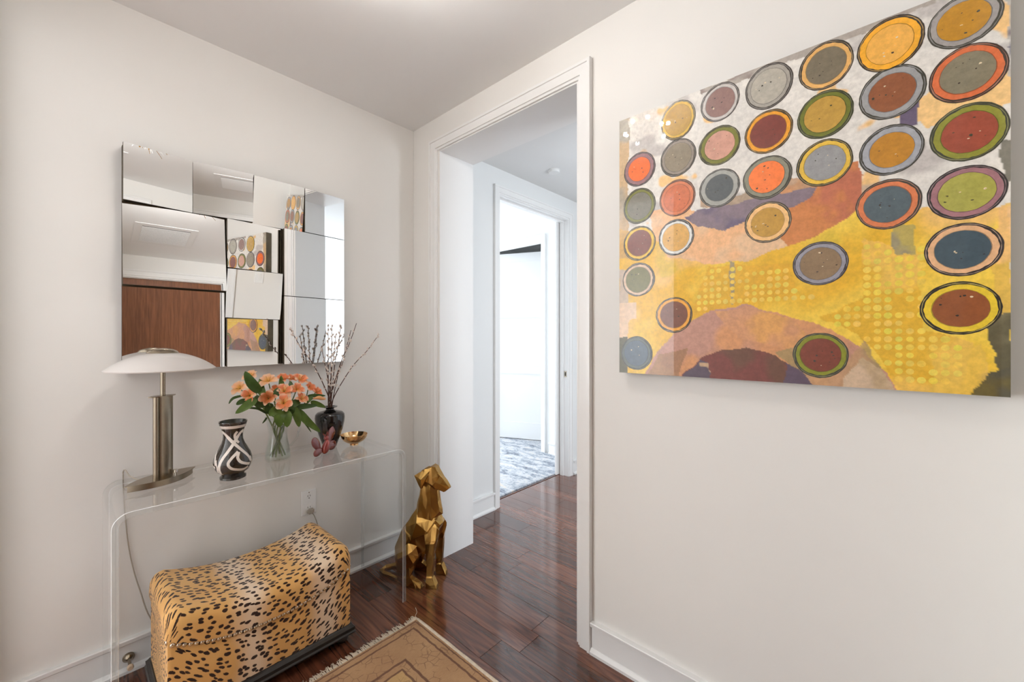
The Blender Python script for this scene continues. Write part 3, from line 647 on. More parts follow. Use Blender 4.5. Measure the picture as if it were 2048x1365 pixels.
# ------------------------------------------------------------------ wall outlet
ol = thing('wall_outlet', 'white double wall outlet behind the console', 'outlet', (-0.669, 0, 0.415))
obj('plate', boxbm(-0.7075, -0.6305, -0.006, 0.0, 0.415, 0.547, bev=0.003), 'plastic', ol)
for z in (0.451, 0.512):
    bm = NB(); rings(bm, [[(-0.669 + 0.0175 * math.cos(t), y, z + 0.0145 * math.sin(t)) for t in [2 * PI * k / 24 for k in range(24)]] for y in (-0.005, -0.0075)])
    rc = obj('receptacle', bm, 'plastic', ol)
    bm = NB(); box(bm, -0.6765, -0.6745, -0.0079, -0.007, z + 0.001, z + 0.009); box(bm, -0.6635, -0.6615, -0.0079, -0.007, z + 0.001, z + 0.009)
    rings(bm, [[(-0.669 + 0.0026 * math.cos(t), y, z - 0.007 + 0.0026 * math.sin(t)) for t in [2 * PI * k / 10 for k in range(10)]] for y in (-0.007, -0.0079)])
    obj('slots', bm, 'slot', rc)
for z in (0.535, 0.427):
    bm = NB(); rings(bm, [[(-0.669 + 0.003 * math.cos(t), y, z + 0.003 * math.sin(t)) for t in [2 * PI * k / 12 for k in range(12)]] for y in (-0.0055, -0.0068)]); obj('screw', bm, 'nickel', ol)

# door stop on the baseboard
ds = thing('door_stop', 'small metal door stop with a pale rubber tip on the baseboard', 'door stop', (-1.382, -0.012, 0.05))
def ybar(prof, x, z): 
    bm = NB(); rings(bm, [[(x + r * math.cos(t), y, z + r * math.sin(t)) for t in [2 * PI * k / 20 for k in range(20)]] for y, r in prof]); return bm
o = obj('flange', ybar([(-0.0122, 0.019), (-0.016, 0.019), (-0.024, 0.014), (-0.030, 0.007)], -1.385, 0.060), 'nickel', ds, smooth=40)
o = obj('rod', ybar([(-0.028, 0.0055), (-0.085, 0.0055)], -1.385, 0.060), 'nickel', ds, smooth=40)
o = obj('rubber_tip', ybar([(-0.083, 0.010), (-0.094, 0.0105), (-0.098, 0.008)], -1.385, 0.060), mat('rubber', rgb(210, 186, 160), 0.7), ds, smooth=40)

# ------------------------------------------------------------------ black and white vase
VC = Vector((-1.096, -0.338, cz))
vase = thing('striped_vase', 'black ceramic vase with curving white bands', 'vase', VC)
vp = [(0.040, 0.0005), (0.046, 0.004), (0.046, 0.012), (0.038, 0.018), (0.040, 0.023), (0.055, 0.035), (0.064, 0.052), (0.0675, 0.068), (0.066, 0.085), (0.060, 0.104), (0.050, 0.124), (0.0405, 0.144), (0.0345, 0.162), (0.0335, 0.175), (0.0365, 0.192), (0.0415, 0.209), (0.0475, 0.224), (0.0500, 0.232), (0.0495, 0.235), (0.0460, 0.234)]
def vrad(z):
    for (r0, z0), (r1, z1) in zip(vp[:-2], vp[1:-1]):
        if z0 <= z <= z1: return r0 + (r1 - r0) * (z - z0) / max(1e-6, z1 - z0)
    return vp[-3][0]
sp = []
for i in range(len(vp) - 1):
    sp.append(vp[i]); sp.append(((vp[i][0] + vp[i + 1][0]) / 2, (vp[i][1] + vp[i + 1][1]) / 2))
sp.append(vp[-1])
bm = NB(); lathe(bm, sp, n=56, cap1=False); obj('body', bm, 'stripe_black', vase, smooth=50, world=False)
bm = NB(); lathe(bm, [(0.0460, 0.234), (0.0435, 0.222), (0.034, 0.19), (0.030, 0.172), (0.034, 0.14)], n=56, cap0=False); obj('inner_wall', bm, 'stripe_in', vase, smooth=50, world=False)
AZ0 = math.atan2(CAM.y - VC.y, CAM.x - VC.x)      # band layout starts at the side that faces the room
def vband(pts, wd):
    """ribbon on the vase: pts (angle in degrees to the right, height)"""
    P3 = smooth_path([(a_, z * 1000, 0) for a_, z in pts], 10); bm = NB(); lo = []
    for i, p in enumerate(P3):
        q = P3[min(i + 1, len(P3) - 1)] - P3[max(i - 1, 0)]
        z = p.y / 1000; r = vrad(z); t = Vector((math.radians(q.x) * r, q.y / 1000)); t.normalize(); nn = Vector((-t.y, t.x)); row = []
        e_ = 1.0
        for s_ in (-1, -0.33, 0.33, 1):
            zz = min(0.233, max(0.02, z + nn.y * s_ * wd / 2)); aa = AZ0 + math.radians(p.x) + nn.x * s_ * wd / 2 / r
            rr = vrad(zz) + 0.0007
            row.append((rr * math.cos(aa), rr * math.sin(aa), zz))
        lo.append(row)
    vs = [[bm.verts.new(p) for p in r_] for r_ in lo]
    for a_, b_ in zip(vs[:-1], vs[1:]):
        for k in range(3): bm.faces.new((a_[k], a_[k + 1], b_[k + 1], b_[k]))
    return obj('white_band', bm, 'stripe_white', vase, smooth=True, world=False)
vband([(a_, 0.2155) for a_ in range(0, 361, 15)], 0.012)
for rep in (0, 120, 240):
    vband([(-62 + rep, 0.196), (-45 + rep, 0.186), (-20 + rep, 0.168), (5 + rep, 0.150), (28 + rep, 0.128), (50 + rep, 0.098), (62 + rep, 0.070)], 0.011)
    vband([(62 + rep, 0.198), (40 + rep, 0.186), (12 + rep, 0.160), (-14 + rep, 0.130), (-32 + rep, 0.100), (-42 + rep, 0.070), (-46 + rep, 0.042), (-48 + rep, 0.028)], 0.011)
    vband([(22 + rep, 0.196), (10 + rep, 0.182), (14 + rep, 0.166), (30 + rep, 0.150)], 0.009)
    vband([(18 + rep, 0.118), (-2 + rep, 0.100), (-14 + rep, 0.078), (-6 + rep, 0.058), (14 + rep, 0.048), (36 + rep, 0.044), (52 + rep, 0.050)], 0.010)
    vband([(20 + rep, 0.116), (14 + rep, 0.096), (22 + rep, 0.078), (40 + rep, 0.066), (58 + rep, 0.060)], 0.010)
    vband([(-58 + rep, 0.090), (-52 + rep, 0.062), (-58 + rep, 0.038)], 0.007)

# ------------------------------------------------------------------ glass pitcher with alstroemeria
PC = Vector((-0.885, -0.205, cz))
pit = thing('glass_pitcher', 'clear glass pitcher holding the orange flowers', 'pitcher', PC)
pp = [(0.030, 0.0005), (0.050, 0.003), (0.0535, 0.012), (0.053, 0.03), (0.048, 0.065), (0.041, 0.10), (0.0385, 0.125), (0.042, 0.155), (0.050, 0.185), (0.056, 0.205)]
bm = NB(); lathe(bm, pp + [(0.054, 0.2065)] + [(r - 0.003, z + 0.006) for r, z in pp[::-1][1:-1]] + [(0.02, 0.008)], n=48)
obj('body', bm, 'glass', pit, smooth=50, world=False)
bm = NB(); lathe(bm, [(0.02, 0.0085), (0.0475, 0.0095), (0.0497, 0.02), (0.0495, 0.032), (0.045, 0.065), (0.0382, 0.098), (0.0375, 0.1015)], n=48); obj('water', bm, 'water', pit, smooth=50, world=False)
hd = Vector((math.cos(-0.45), math.sin(-0.45), 0))
hp = smooth_path([hd * 0.053 + Vector((0, 0, 0.195)), hd * 0.078 + Vector((0, 0, 0.190)), hd * 0.088 + Vector((0, 0, 0.15)), hd * 0.078 + Vector((0, 0, 0.10)), hd * 0.050 + Vector((0, 0, 0.062))])
bm = NB(); tube(bm, hp, 0.005, 10); obj('handle', bm, 'glass', pit, smooth=True, world=False)

def fpx(cx_, cy_, y): return on_y(450 + cx_ / 9.1, 730 + cy_ / 9.1, y)
def flower_bm(scale, seed):
    """six petals around +Z"""
    rnd = random.Random(seed); bm = NB(); lay = bm.verts.layers.float_color.new('t')
    for p_ in range(6):
        outer = p_ % 2 == 0; L = scale * (0.037 if outer else 0.035); W = scale * (0.0132 if outer else 0.0085)
        az = p_ * PI / 3 + rnd.uniform(-0.12, 0.12); open_ = rnd.uniform(0.6, 1.15); rows = []
        for i in range(7):
            t = i / 6; ang_ = 0.25 + open_ * t
            rad = L * (0.15 * t + 0.95 * (1 - math.cos(ang_ * t * 1.1 + 0.5 * t))); rad = L * (t ** 1.15) * math.sin(0.35 + 0.75 * open_ * t)
            z = L * t * math.cos(0.35 + 0.75 * open_ * t) - 0.10 * L * t ** 4
            wd = W * (0.14 + 0.86 * math.sin(PI * min(1, 0.01 + 0.76 * t ** 1.2)) ** 1.1) if t < 1 else W * 0.30
            row = []
            for s_ in (-1, -0.5, 0, 0.5, 1):
                x = rad; y_ = s_ * wd; zz = z + (abs(s_) ** 2) * wd * 0.35
                v = bm.verts.new((x * math.cos(az) - y_ * math.sin(az), x * math.sin(az) + y_ * math.cos(az), zz)); v[lay] = (t, t, t, 1); row.append(v)
            rows.append(row)
        for a_, b_ in zip(rows[:-1], rows[1:]):
            for k in range(4): bm.faces.new((a_[k], a_[k + 1], b_[k + 1], b_[k])).material_index = 0 if outer else 1
    for k in range(3):
        az = rnd.uniform(0, 6.28); d_ = Vector((math.cos(az) * 0.35, math.sin(az) * 0.35, 1)).normalized() * 0.026 * scale
        f0 = len(bm.faces); n0 = set(bm.faces)
        tube(bm, [(0, 0, 0), d_ * 0.6, d_, d_ * 1.12], [0.0004, 0.0004, 0.0009, 0.0006], 5)
        for f_ in bm.faces:
            if f_ not in n0: f_.material_index = 2
    return bm
FL = []
for sd_, pal in ((1, ('petal_a', 'petal_b')), (2, ('petal_b', 'petal_b')), (3, ('petal_c', 'petal_c')), (4, ('petal_a', 'petal_a'))):
    bm = flower_bm(1.15, sd_); me = bpy.data.meshes.new('bloom'); bm.to_mesh(me); bm.free()
    for k in pal: me.materials.append(M[k])
    me.materials.append(M['anther']); FL.append(me)
def bloom(root, pos, facing, kind, scale=1.0):
    o = obm('bloom', FL[kind], None, root, smooth=True, world=True); o.location = pos; o.rotation_mode = 'QUATERNION'
    o.rotation_quaternion = Vector((0, 0, 1)).rotation_difference(facing.normalized()) @ Quaternion((0, 0, 1), random.uniform(0, 6.28)); o.scale = (scale,) * 3
def leaf(root, pts, wd, m_='leaf', fold=0.25, up=None):
    P3 = smooth_path(pts, 5); N = len(P3); bm = NB(); rows = []
    for i, p in enumerate(P3):
        t = i / (N - 1); tan_ = P3[min(i + 1, N - 1)] - P3[max(i - 1, 0)]
        view = (up or (CAM - p)).normalized(); side = tan_.cross(view).normalized(); nv = side.cross(tan_).normalized()
        w_ = wd * (math.sin(PI * min(1.0, 0.06 + 0.94 * t ** 0.85)) ** 0.75) * 0.5 + 0.0006
        rows.append([bm.verts.new(p + side * s_ * w_ + nv * abs(s_) * w_ * fold) for s_ in (-1, 0, 1)])
    for a_, b_ in zip(rows[:-1], rows[1:]):
        for k in range(2): bm.faces.new((a_[k], a_[k + 1], b_[k + 1], b_[k]))
    obj('leaf', bm, m_, root, smooth=True)
CTR = PC + Vector((0, 0, 0.245))
def mouth(k): a_ = k * 2.4; return PC + Vector((0.024 * math.cos(a_), 0.024 * math.sin(a_), 0.155))
def foot(k): a_ = k * 2.4 + PI; return PC + Vector((0.032 * math.cos(a_), 0.032 * math.sin(a_), 0.022))
TOCAM = (CAM - CTR).normalized()
STEMS = [
    ('leaning left with two pale peach blooms at the bouquet edge', [((245, 410), -0.22, 1, 1.0), ((430, 545), -0.28, 0, 1.0)]),
    ('with one bloom behind the tall dark leaf', [((450, 180), -0.15, 1, 0.95)]),
    ('with a large pale bloom at the top centre left', [((780, 275), -0.22, 1, 1.1), ((920, 420), -0.24, 0, 0.7)]),
    ('with a rust coloured bloom low at the centre', [((780, 600), -0.29, 2, 1.05)]),
    ('with two big orange blooms at the front', [((1085, 460), -0.27, 0, 1.05), ((1075, 690), -0.31, 0, 1.15)]),
    ('with upright orange blooms at the top of the bouquet', [((1060, 220), -0.18, 3, 0.9), ((1200, 235), -0.17, 0, 0.9)]),
    ('with two peach blooms at the upper right', [((1380, 255), -0.21, 0, 1.1), ((1320, 430), -0.26, 0, 1.0)]),
    ('with a small bloom low on the right and a closed bud', [((1410, 605), -0.28, 0, 0.9)]),
    ('with two frilled blooms at the right edge', [((1560, 400), -0.22, 3, 0.95), ((1690, 480), -0.22, 3, 0.9)])]
roots = []
for k, (desc, fl_) in enumerate(STEMS):
    r = thing('alstroemeria_stem', 'orange alstroemeria stem ' + desc, 'flower', foot(k), group='alstroemeria in the glass pitcher'); roots.append(r)
    tips = [fpx(c_[0], c_[1], y_) for c_, y_, kd, s_ in fl_]
    node = (mouth(k) * 0.35 + (sum(tips, Vector()) / len(tips)) * 0.65) - Vector((0, 0, 0.02))
    bm = NB(); tube(bm, smooth_path([foot(k), mouth(k), node]), [0.0034] * 13, 8); obj('stem', bm, 'stem', r, smooth=True)
    for (c_, y_, kd, s_), tp in zip(fl_, tips):
        fc = ((tp - CTR).normalized() * 0.75 + TOCAM * 0.75 + Vector((0, 0, 0.25))).normalized()
        b0 = tp - fc * 0.020
        bm = NB(); tube(bm, smooth_path([node, (node + b0) / 2 + Vector((0, 0, -0.008)), b0, b0 + fc * 0.006]), [0.0022] * 12 + [0.0018] * 7, 6); obj('pedicel', bm, 'stem', r, smooth=True)
        bloom(r, b0, fc, kd, s_)
bm = NB(); bt = [fpx(1600, 620, -0.25), fpx(1690, 600, -0.25), fpx(1760, 610, -0.25), fpx(1830, 625, -0.25)]
tube(bm, smooth_path([roots[7].location + Vector((0, 0, 0.19)), fpx(1430, 720, -0.25), bt[0]]), 0.002, 6); obj('pedicel', bm, 'stem', roots[7], smooth=True)
bm = NB(); lay = bm.verts.layers.float_color.new('t'); tube(bm, smooth_path(bt), [0.003 + 0.007 * math.sin(PI * i / 18) for i in range(19)], 8)
for v in bm.verts: v[lay] = (0.6, 0.6, 0.6, 1)
obj('bud', bm, 'petal_b', roots[7], smooth=True)
LEAVES = [  # stem, pixel path in the bouquet, depths, width, dark?
    (1, [((640, 500), -0.30), ((480, 330), -0.31), ((365, 120), -0.30)], 0.040, 1), (0, [((560, 620), -0.29), ((400, 740), -0.31), ((188, 890), -0.32)], 0.034, 0),
    (0, [((330, 560), -0.26), ((150, 610), -0.27), ((68, 715), -0.28)], 0.010, 1), (3, [((760, 890), -0.25), ((600, 800), -0.27), ((380, 790), -0.27)], 0.010, 1),
    (4, [((1050, 840), -0.30), ((990, 960), -0.31), ((1000, 1140), -0.31)], 0.044, 0), (4, [((1080, 840), -0.30), ((1130, 960), -0.32), ((1130, 1140), -0.32)], 0.040, 0),
    (7, [((1250, 770), -0.28), ((1310, 930), -0.30), ((1350, 1135), -0.30)], 0.034, 0), (8, [((1330, 820), -0.27), ((1480, 1010), -0.30), ((1740, 1230), -0.30)], 0.034, 0),
    (8, [((1340, 830), -0.26), ((1440, 1030), -0.29), ((1570, 1230), -0.29)], 0.008, 1), (7, [((1560, 670), -0.26), ((1690, 720), -0.27), ((1830, 775), -0.27)], 0.024, 0),
    (6, [((1180, 780), -0.27), ((1420, 760), -0.28), ((1690, 740), -0.27)], 0.026, 1), (3, [((990, 790), -0.29), ((890, 850), -0.30), ((800, 930), -0.30)], 0.036, 0),
    (8, [((1500, 570), -0.24), ((1660, 560), -0.25), ((1830, 565), -0.25)], 0.016, 1), (0, [((380, 640), -0.28), ((280, 680), -0.29), ((205, 730), -0.29)], 0.020, 1),
    (2, [((700, 560), -0.24), ((660, 460), -0.23), ((640, 240), -0.20)], 0.030, 0), (5, [((1060, 480), -0.22), ((1030, 360), -0.20), ((1020, 200), -0.19)], 0.024, 0),
    (6, [((1190, 520), -0.25), ((1200, 420), -0.24), ((1190, 300), -0.22)], 0.026, 1), (4, [((820, 700), -0.26), ((800, 800), -0.27), ((830, 900), -0.27)], 0.036, 1),
    (2, [((620, 560), -0.26), ((600, 690), -0.27), ((720, 770), -0.27)], 0.036, 1), (3, [((900, 560), -0.27), ((930, 520), -0.27), ((960, 420), -0.26)], 0.030, 1),
    (6, [((1130, 800), -0.28), ((1270, 700), -0.28), ((1400, 640), -0.27)], 0.034, 1), (5, [((1170, 860), -0.29), ((1210, 820), -0.30), ((1160, 740), -0.29)], 0.030, 1),
    (3, [((760, 960), -0.24), ((730, 1010), -0.25), ((680, 1070), -0.25)], 0.007, 1), (7, [((1460, 700), -0.26), ((1520, 640), -0.26), ((1600, 580), -0.25)], 0.022, 0)]
for si, pth, wd, dk in LEAVES: leaf(roots[si], [fpx(c_[0], c_[1], y_) for c_, y_ in pth], wd, 'leaf_dark' if dk else 'leaf')

# ------------------------------------------------------------------ black vase with pussy willow
BC = Vector((-0.622, -0.158, cz))
bv = thing('black_vase', 'glossy black shouldered vase holding the willow branches', 'vase', BC)
bpf = [(0.026, 0.0005), (0.032, 0.004), (0.037, 0.02), (0.052, 0.06), (0.0645, 0.10), (0.0715, 0.135), (0.0732, 0.158), (0.0705, 0.174), (0.060, 0.185), (0.036, 0.191), (0.022, 0.195), (0.019, 0.202), (0.022, 0.207), (0.036, 0.211), (0.037, 0.214), (0.030, 0.214), (0.015, 0.207), (0.013, 0.198), (0.02, 0.185), (0.05, 0.16)]
bs = []
for i in range(len(bpf) - 1): bs += [bpf[i], ((bpf[i][0] + bpf[i + 1][0]) / 2, (bpf[i][1] + bpf[i + 1][1]) / 2)]
bm = NB(); lathe(bm, bs + [bpf[-1]], n=56, cap1=False); obj('body', bm, 'black_ceramic', bv, smooth=60, world=False)
cb = NB(); ellipsoid(cb, (0, 0, 0.006), (0.0050, 0.0050, 0.0088), 8, 6); bmesh.ops.recalc_face_normals(cb, faces=cb.faces[:]); cme = bpy.data.meshes.new('catkin'); cb.to_mesh(cme); cb.free(); cme.polygons.foreach_set('use_smooth', [True] * len(cme.polygons))
BR = [((580, 657), -0.20, 'reaching far to the left across the mirror', 15), ((656, 649), -0.19, 'standing upright with a bare tip', 12), ((664, 651), -0.13, 'standing upright, its tip bud close to the bare tip', 13),
      ((682, 650), -0.22, 'with a round catkin on the topmost tip', 14), ((672, 668), -0.24, 'in the thick of the upright bunch', 13), ((702, 661), -0.17, 'leaning slightly right with a bare upper end', 11),
      ((713, 647), -0.24, 'tallest, bare at the tip, right of the upright bunch', 8), ((758, 669), -0.20, 'leaning far to the right past the mirror', 14), ((643, 692), -0.15, 'short, on the left of the upright bunch', 8), ((690, 712), -0.27, 'short, in front of the right hand branches', 8)]
for bi, ((u, v), y_, desc, nc) in enumerate(BR):
    r = thing('willow_branch', 'pussy willow branch ' + desc, 'branch', BC + Vector((0, 0, 0.03)), group='willow branches in the black vase')
    tip = on_y(u, v, y_); a_ = bi * 2.4
    b0 = BC + Vector((0.020 * math.cos(a_ + 2), 0.020 * math.sin(a_ + 2), 0.03)); mo = BC + Vector((0.008 * math.cos(a_), 0.008 * math.sin(a_), 0.205))
    lean = (tip - mo); side = Vector((-lean.y, lean.x, 0)); mid = mo + lean * 0.45 + Vector((0, 0, 0.02)) - Vector((lean.x, lean.y, 0)) * 0.06
    path = smooth_path([b0, mo, mid, mo + lean * 0.75 + Vector((0, 0, 0.008)), tip], 8); N = len(path)
    bm = NB(); tube(bm, path, [0.0028 - 0.0014 * i / N for i in range(N)], 6); obj('twig', bm, 'bark', r, smooth=True)
    for c_ in range(nc):
        t = 0.36 + 0.62 * (c_ + random.uniform(0.1, 0.9)) / nc
        if bi in (5, 6) and t > 0.9: continue
        i = min(N - 2, int(t * (N - 1))); p = path[i].lerp(path[i + 1], t * (N - 1) - i); tg = (path[i + 1] - path[i]).normalized()
        sa, sb = frame(tg); q_ = c_ * 2.5 + bi; dirn = (tg * 1.2 + (sa * math.cos(q_) + sb * math.sin(q_)) * 0.8).normalized()
        o = obm('catkin', cme, 'catkin', r, world=True); o.location = p + dirn * 0.001; o.rotation_mode = 'QUATERNION'; o.rotation_quaternion = Vector((0, 0, 1)).rotation_difference(dirn)
        s_ = random.uniform(0.8, 1.25); o.scale = (s_, s_, s_)

# ------------------------------------------------------------------ gold bowl
GC = Vector((-0.514, -0.207, cz))
gb = thing('gold_bowl', 'small polished gold bowl at the right end of the console', 'bowl', GC)
bm = NB(); outer = [(0.020, 0.009), (0.036, 0.014), (0.054, 0.026), (0.065, 0.042), (0.0685, 0.056)]
lathe(bm, outer + [(0.0670, 0.057)] + [(r - 0.0025, z + 0.0015) for r, z in outer[::-1][1:]] , n=48)
obj('cup', bm, 'gold_bright', gb, smooth=40, world=False)
bm = NB(); lathe(bm, [(0.0215, 0.0004), (0.0215, 0.007), (0.018, 0.011)], n=32); obj('foot_ring', bm, 'gold_bright', gb, smooth=40, world=False)

# ------------------------------------------------------------------ glass butterfly
FC = Vector((-0.700, -0.262, cz)); frz = math.atan2(0.081, 0.128)
bfs = 1.08
bf = thing('glass_butterfly', 'red glass butterfly figurine in front of the black vase', 'figurine', FC, frz)
def ell(name, c_, rad, rot, m_, taper=0.0):
    bm = NB(); ellipsoid(bm, (0, 0, 0), rad, 20, 13)
    for v in bm.verts: v.co.x *= 1 + taper * v.co.z / rad[2]; v.co.y *= 1 + 0.5 * taper * v.co.z / rad[2]
    R_ = Matrix.Rotation(rot[2], 3, 'Z') @ Matrix.Rotation(rot[1], 3, 'Y') @ Matrix.Rotation(rot[0], 3, 'X')
    for v in bm.verts: v.co = R_ @ v.co + Vector(c_)
    return obj(name, bm, m_, bf, smooth=True, world=False)
ell('body', (0.002, -0.012, 0.0335), (0.018, 0.017, 0.0335), (0.15, 0.2, 0), 'glass_red', -0.15)
ell('head', (0.014, -0.006, 0.070), (0.012, 0.012, 0.012), (0, 0, 0), 'glass_red')
ell('upper_wing', (-0.048, 0.0, 0.055), (0.020, 0.006, 0.040), (0, -0.62, -0.1), 'glass_red_dark', 0.3)
ell('lower_wing', (-0.040, -0.004, 0.0205), (0.0175, 0.007, 0.030), (0, -1.72, -0.1), 'glass_red_dark', 0.25)
ell('upper_wing', (0.056, 0.0, 0.074), (0.022, 0.006, 0.042), (0, 0.55, -0.1), 'glass_red_dark', 0.3)
ell('lower_wing', (0.052, -0.004, 0.0265), (0.0225, 0.007, 0.034), (0, 1.66, -0.1), 'glass_red_dark', 0.25)
bm = NB(); tube(bm, [(0.005, -0.006, 0.078), (-0.008, -0.010, 0.090), (-0.020, -0.012, 0.098)], [0.004, 0.0035, 0.001], 8); tube(bm, [(0.014, -0.004, 0.08), (0.014, -0.010, 0.093), (0.010, -0.014, 0.102)], [0.004, 0.003, 0.001], 8); obj('antennae', bm, 'glass_red', bf, smooth=True, world=False)

bf.scale = (bfs,) * 3
# ------------------------------------------------------------------ leopard bench
OB = thing('storage_ottoman', 'leopard print ottoman with a saddle top and nailhead trim under the console', 'ottoman', (-1.0, -0.32, 0))
ox0, ox1, oy0, oy1 = -1.335, -0.680, -0.530, -0.110
xm_, hx = (ox0 + ox1) / 2, (ox1 - ox0) / 2
def nz(x): t = (x - xm_) / hx; return 0.268 + 0.080 * abs(t) ** 2.2
def tz(x): t = (x - xm_) / hx; return 0.382 + 0.050 * min(1, abs(t) / 0.86) ** 2.2
def rsec(x, y0, y1, z0, z1, rad_b, rad_t, n=6):
    p = []
    for (cy_, cz_, a0, rd) in ((y1 - rad_b, z0 + rad_b, -PI / 2, rad_b), (y1 - rad_t, z1 - rad_t, 0, rad_t), (y0 + rad_t, z1 - rad_t, PI / 2, rad_t), (y0 + rad_b, z0 + rad_b, PI, rad_b)):
        for i in range(n + 1): a_ = a0 + (PI / 2) * i / n; p.append((x, cy_ + rd * math.cos(a_), cz_ + rd * math.sin(a_)))
    return p
def loft_end(nst, r_end):
    """x stations with rounded ends: (x, inset)"""
    st = []
    for i in range(6): a_ = (PI / 2) * i / 5; st.append((ox0 + r_end * (1 - math.cos(PI / 2 - a_) * 0 - math.sin(a_)), r_end * (1 - math.sin(a_))))
    st = [(ox0 + r_end - r_end * math.cos((PI / 2) * i / 5), r_end - r_end * math.sin((PI / 2) * i / 5)) for i in range(6)]
    mid_ = [(ox0 + r_end + (ox1 - ox0 - 2 * r_end) * i / nst, 0.0) for i in range(1, nst)]
    return st + mid_ + [(ox0 + ox1 - x, s_) for x, s_ in st[::-1]]
def upholstery(name, secs):
    """skin the sections and keep surface coordinates (length along, distance around) for the print"""
    full = []
    def coords(sec, x):
        a_ = 0.0; out_ = []
        for k, p in enumerate(sec):
            if k: a_ += (Vector(p) - Vector(sec[k - 1])).length
            out_.append((x, a_, 0))
        return out_
    for end in (0, -1):
        sec = secs[end]; c_ = sum((Vector(p) for p in sec), Vector()) / len(sec); x = sec[0][0]; sg = -1 if end == 0 else 1; add = []
        for sc_ in (0.75, 0.5, 0.25, 0.05):
            add.append(([c_ + (Vector(p) - c_) * sc_ for p in sec], [(x + sg * (1 - sc_) * 0.17, a_, 0) for _, a_, _ in coords(sec, x)]))
        full.append(add)
    loops = [a for a, _ in full[0][::-1]] + secs + [a for a, _ in full[1]]
    cs = [b for _, b in full[0][::-1]] + [coords(q_, q_[0][0]) for q_ in secs] + [b for _, b in full[1]]
    bm = NB(); lay = bm.verts.layers.float_vector.new('surf'); vs = rings(bm, loops)
    for r_, c_ in zip(vs, cs):
        for v_, k_ in zip(r_, c_): v_[lay] = k_
    return obj(name, bm, 'leopard', OB, smooth=50)
body = upholstery('body', [rsec(x, oy0 + 0.007 + s_, oy1 - 0.007 - s_, 0.078, nz(x) + 0.006, 0.004, 0.004) for x, s_ in [(min(max(x, ox0 + 0.008), ox1 - 0.008), s_) for x, s_ in loft_end(24, 0.020)]])
lid = upholstery('lid', [rsec(x, oy0 - 0.002 + s_ * 0.7, oy1 + 0.002 - s_ * 0.7, nz(x) - 0.004, tz(x) - s_ * 0.8, 0.010, 0.046) for x, s_ in loft_end(24, 0.045)])
nb_ = NB(); ellipsoid(nb_, (0, 0, 0), (0.0076, 0.0042, 0.0076), 10, 6); bmesh.ops.recalc_face_normals(nb_, faces=nb_.faces[:]); nme = bpy.data.meshes.new('nailhead'); nb_.to_mesh(nme); nb_.free(); nme.polygons.foreach_set('use_smooth', [True] * len(nme.polygons))
x = ox0 + 0.020
while x < ox1 - 0.018:
    o = obm('nailhead', nme, 'nail', lid, world=True); o.location = (x, oy0 + 0.0025, nz(x) - 0.006); x += 0.0165
for xs in (ox0 + 0.006, ox1 - 0.006):
    y = oy0 + 0.02
    while y < oy1 - 0.02:
        o = obm('nailhead', nme, 'nickel', lid, world=True); o.location = (xs, y, nz(xs) - 0.006); o.rotation_euler = (0, 0, PI / 2); y += 0.0165
# black moulded base and bun feet
bprof = [(0.000, 0.040), (0.012, 0.040), (0.014, 0.046), (0.010, 0.052), (0.011, 0.066), (0.003, 0.074), (0.0, 0.080)]
bm = NB(); rings(bm, [[(ox0 + 0.004 - e_, oy0 + 0.004 - e_, z), (ox1 - 0.004 + e_, oy0 + 0.004 - e_, z), (ox1 - 0.004 + e_, oy1 - 0.004 + e_, z), (ox0 + 0.004 - e_, oy1 - 0.004 + e_, z)] for e_, z in bprof])
obj('base_moulding', bm, 'black_wood', OB)
fb = NB(); lathe(fb, [(0.016, 0.0), (0.026, 0.008), (0.030, 0.020), (0.024, 0.032), (0.020, 0.041)], n=24); bmesh.ops.recalc_face_normals(fb, faces=fb.faces[:]); fme = bpy.data.meshes.new('foot'); fb.to_mesh(fme); fb.free(); fme.polygons.foreach_set('use_smooth', [True] * len(fme.polygons))
for x in (ox0 + 0.035, ox1 - 0.035):
    for y in (oy0 + 0.035, oy1 - 0.035): o = obm('foot', fme, 'black_wood', OB, world=True); o.location = (x, y, 0.0004)

# ------------------------------------------------------------------ faceted gold dog
DO = Vector((-0.146, -0.430, 0)); dF = Vector((0.5, -0.866, 0)); dS = Vector((-0.866, -0.5, 0))   # dS points to the room side
def D(f_, s_, z): return DO + dF * f_ + dS * s_ + Vector((0, 0, z))
bm = NB()
def H(*p): hull(bm, [D(*q) for q in p])
def sym(f_, s_, z): return (f_, s_, z), (f_, -s_, z)
# rump, trunk, chest
H(*sym(-0.235, 0.030, 0.12), *sym(-0.232, 0.035, 0.18), *sym(-0.185, 0.030, 0.295), *sym(-0.13, 0.060, 0.26), *sym(-0.20, 0.062, 0.12), *sym(-0.215, 0.04, 0.03), *sym(-0.13, 0.045, 0.06), *sym(-0.09, 0.05, 0.15))
H(*sym(-0.19, 0.026, 0.28), *sym(-0.105, 0.026, 0.405), *sym(-0.09, 0.058, 0.34), *sym(-0.12, 0.062, 0.24), *sym(-0.02, 0.066, 0.30), *sym(0.02, 0.045, 0.36), *sym(0.045, 0.034, 0.33), (0.05, 0.0, 0.335), *sym(0.015, 0.05, 0.25), *sym(-0.06, 0.045, 0.17), *sym(-0.15, 0.045, 0.14))
# neck
H(*sym(-0.105, 0.022, 0.405), *sym(-0.09, 0.044, 0.37), *sym(0.0, 0.048, 0.36), *sym(0.036, 0.022, 0.40), (0.045, 0, 0.38), *sym(-0.070, 0.024, 0.565), *sym(-0.02, 0.034, 0.545), *sym(0.018, 0.018, 0.52))
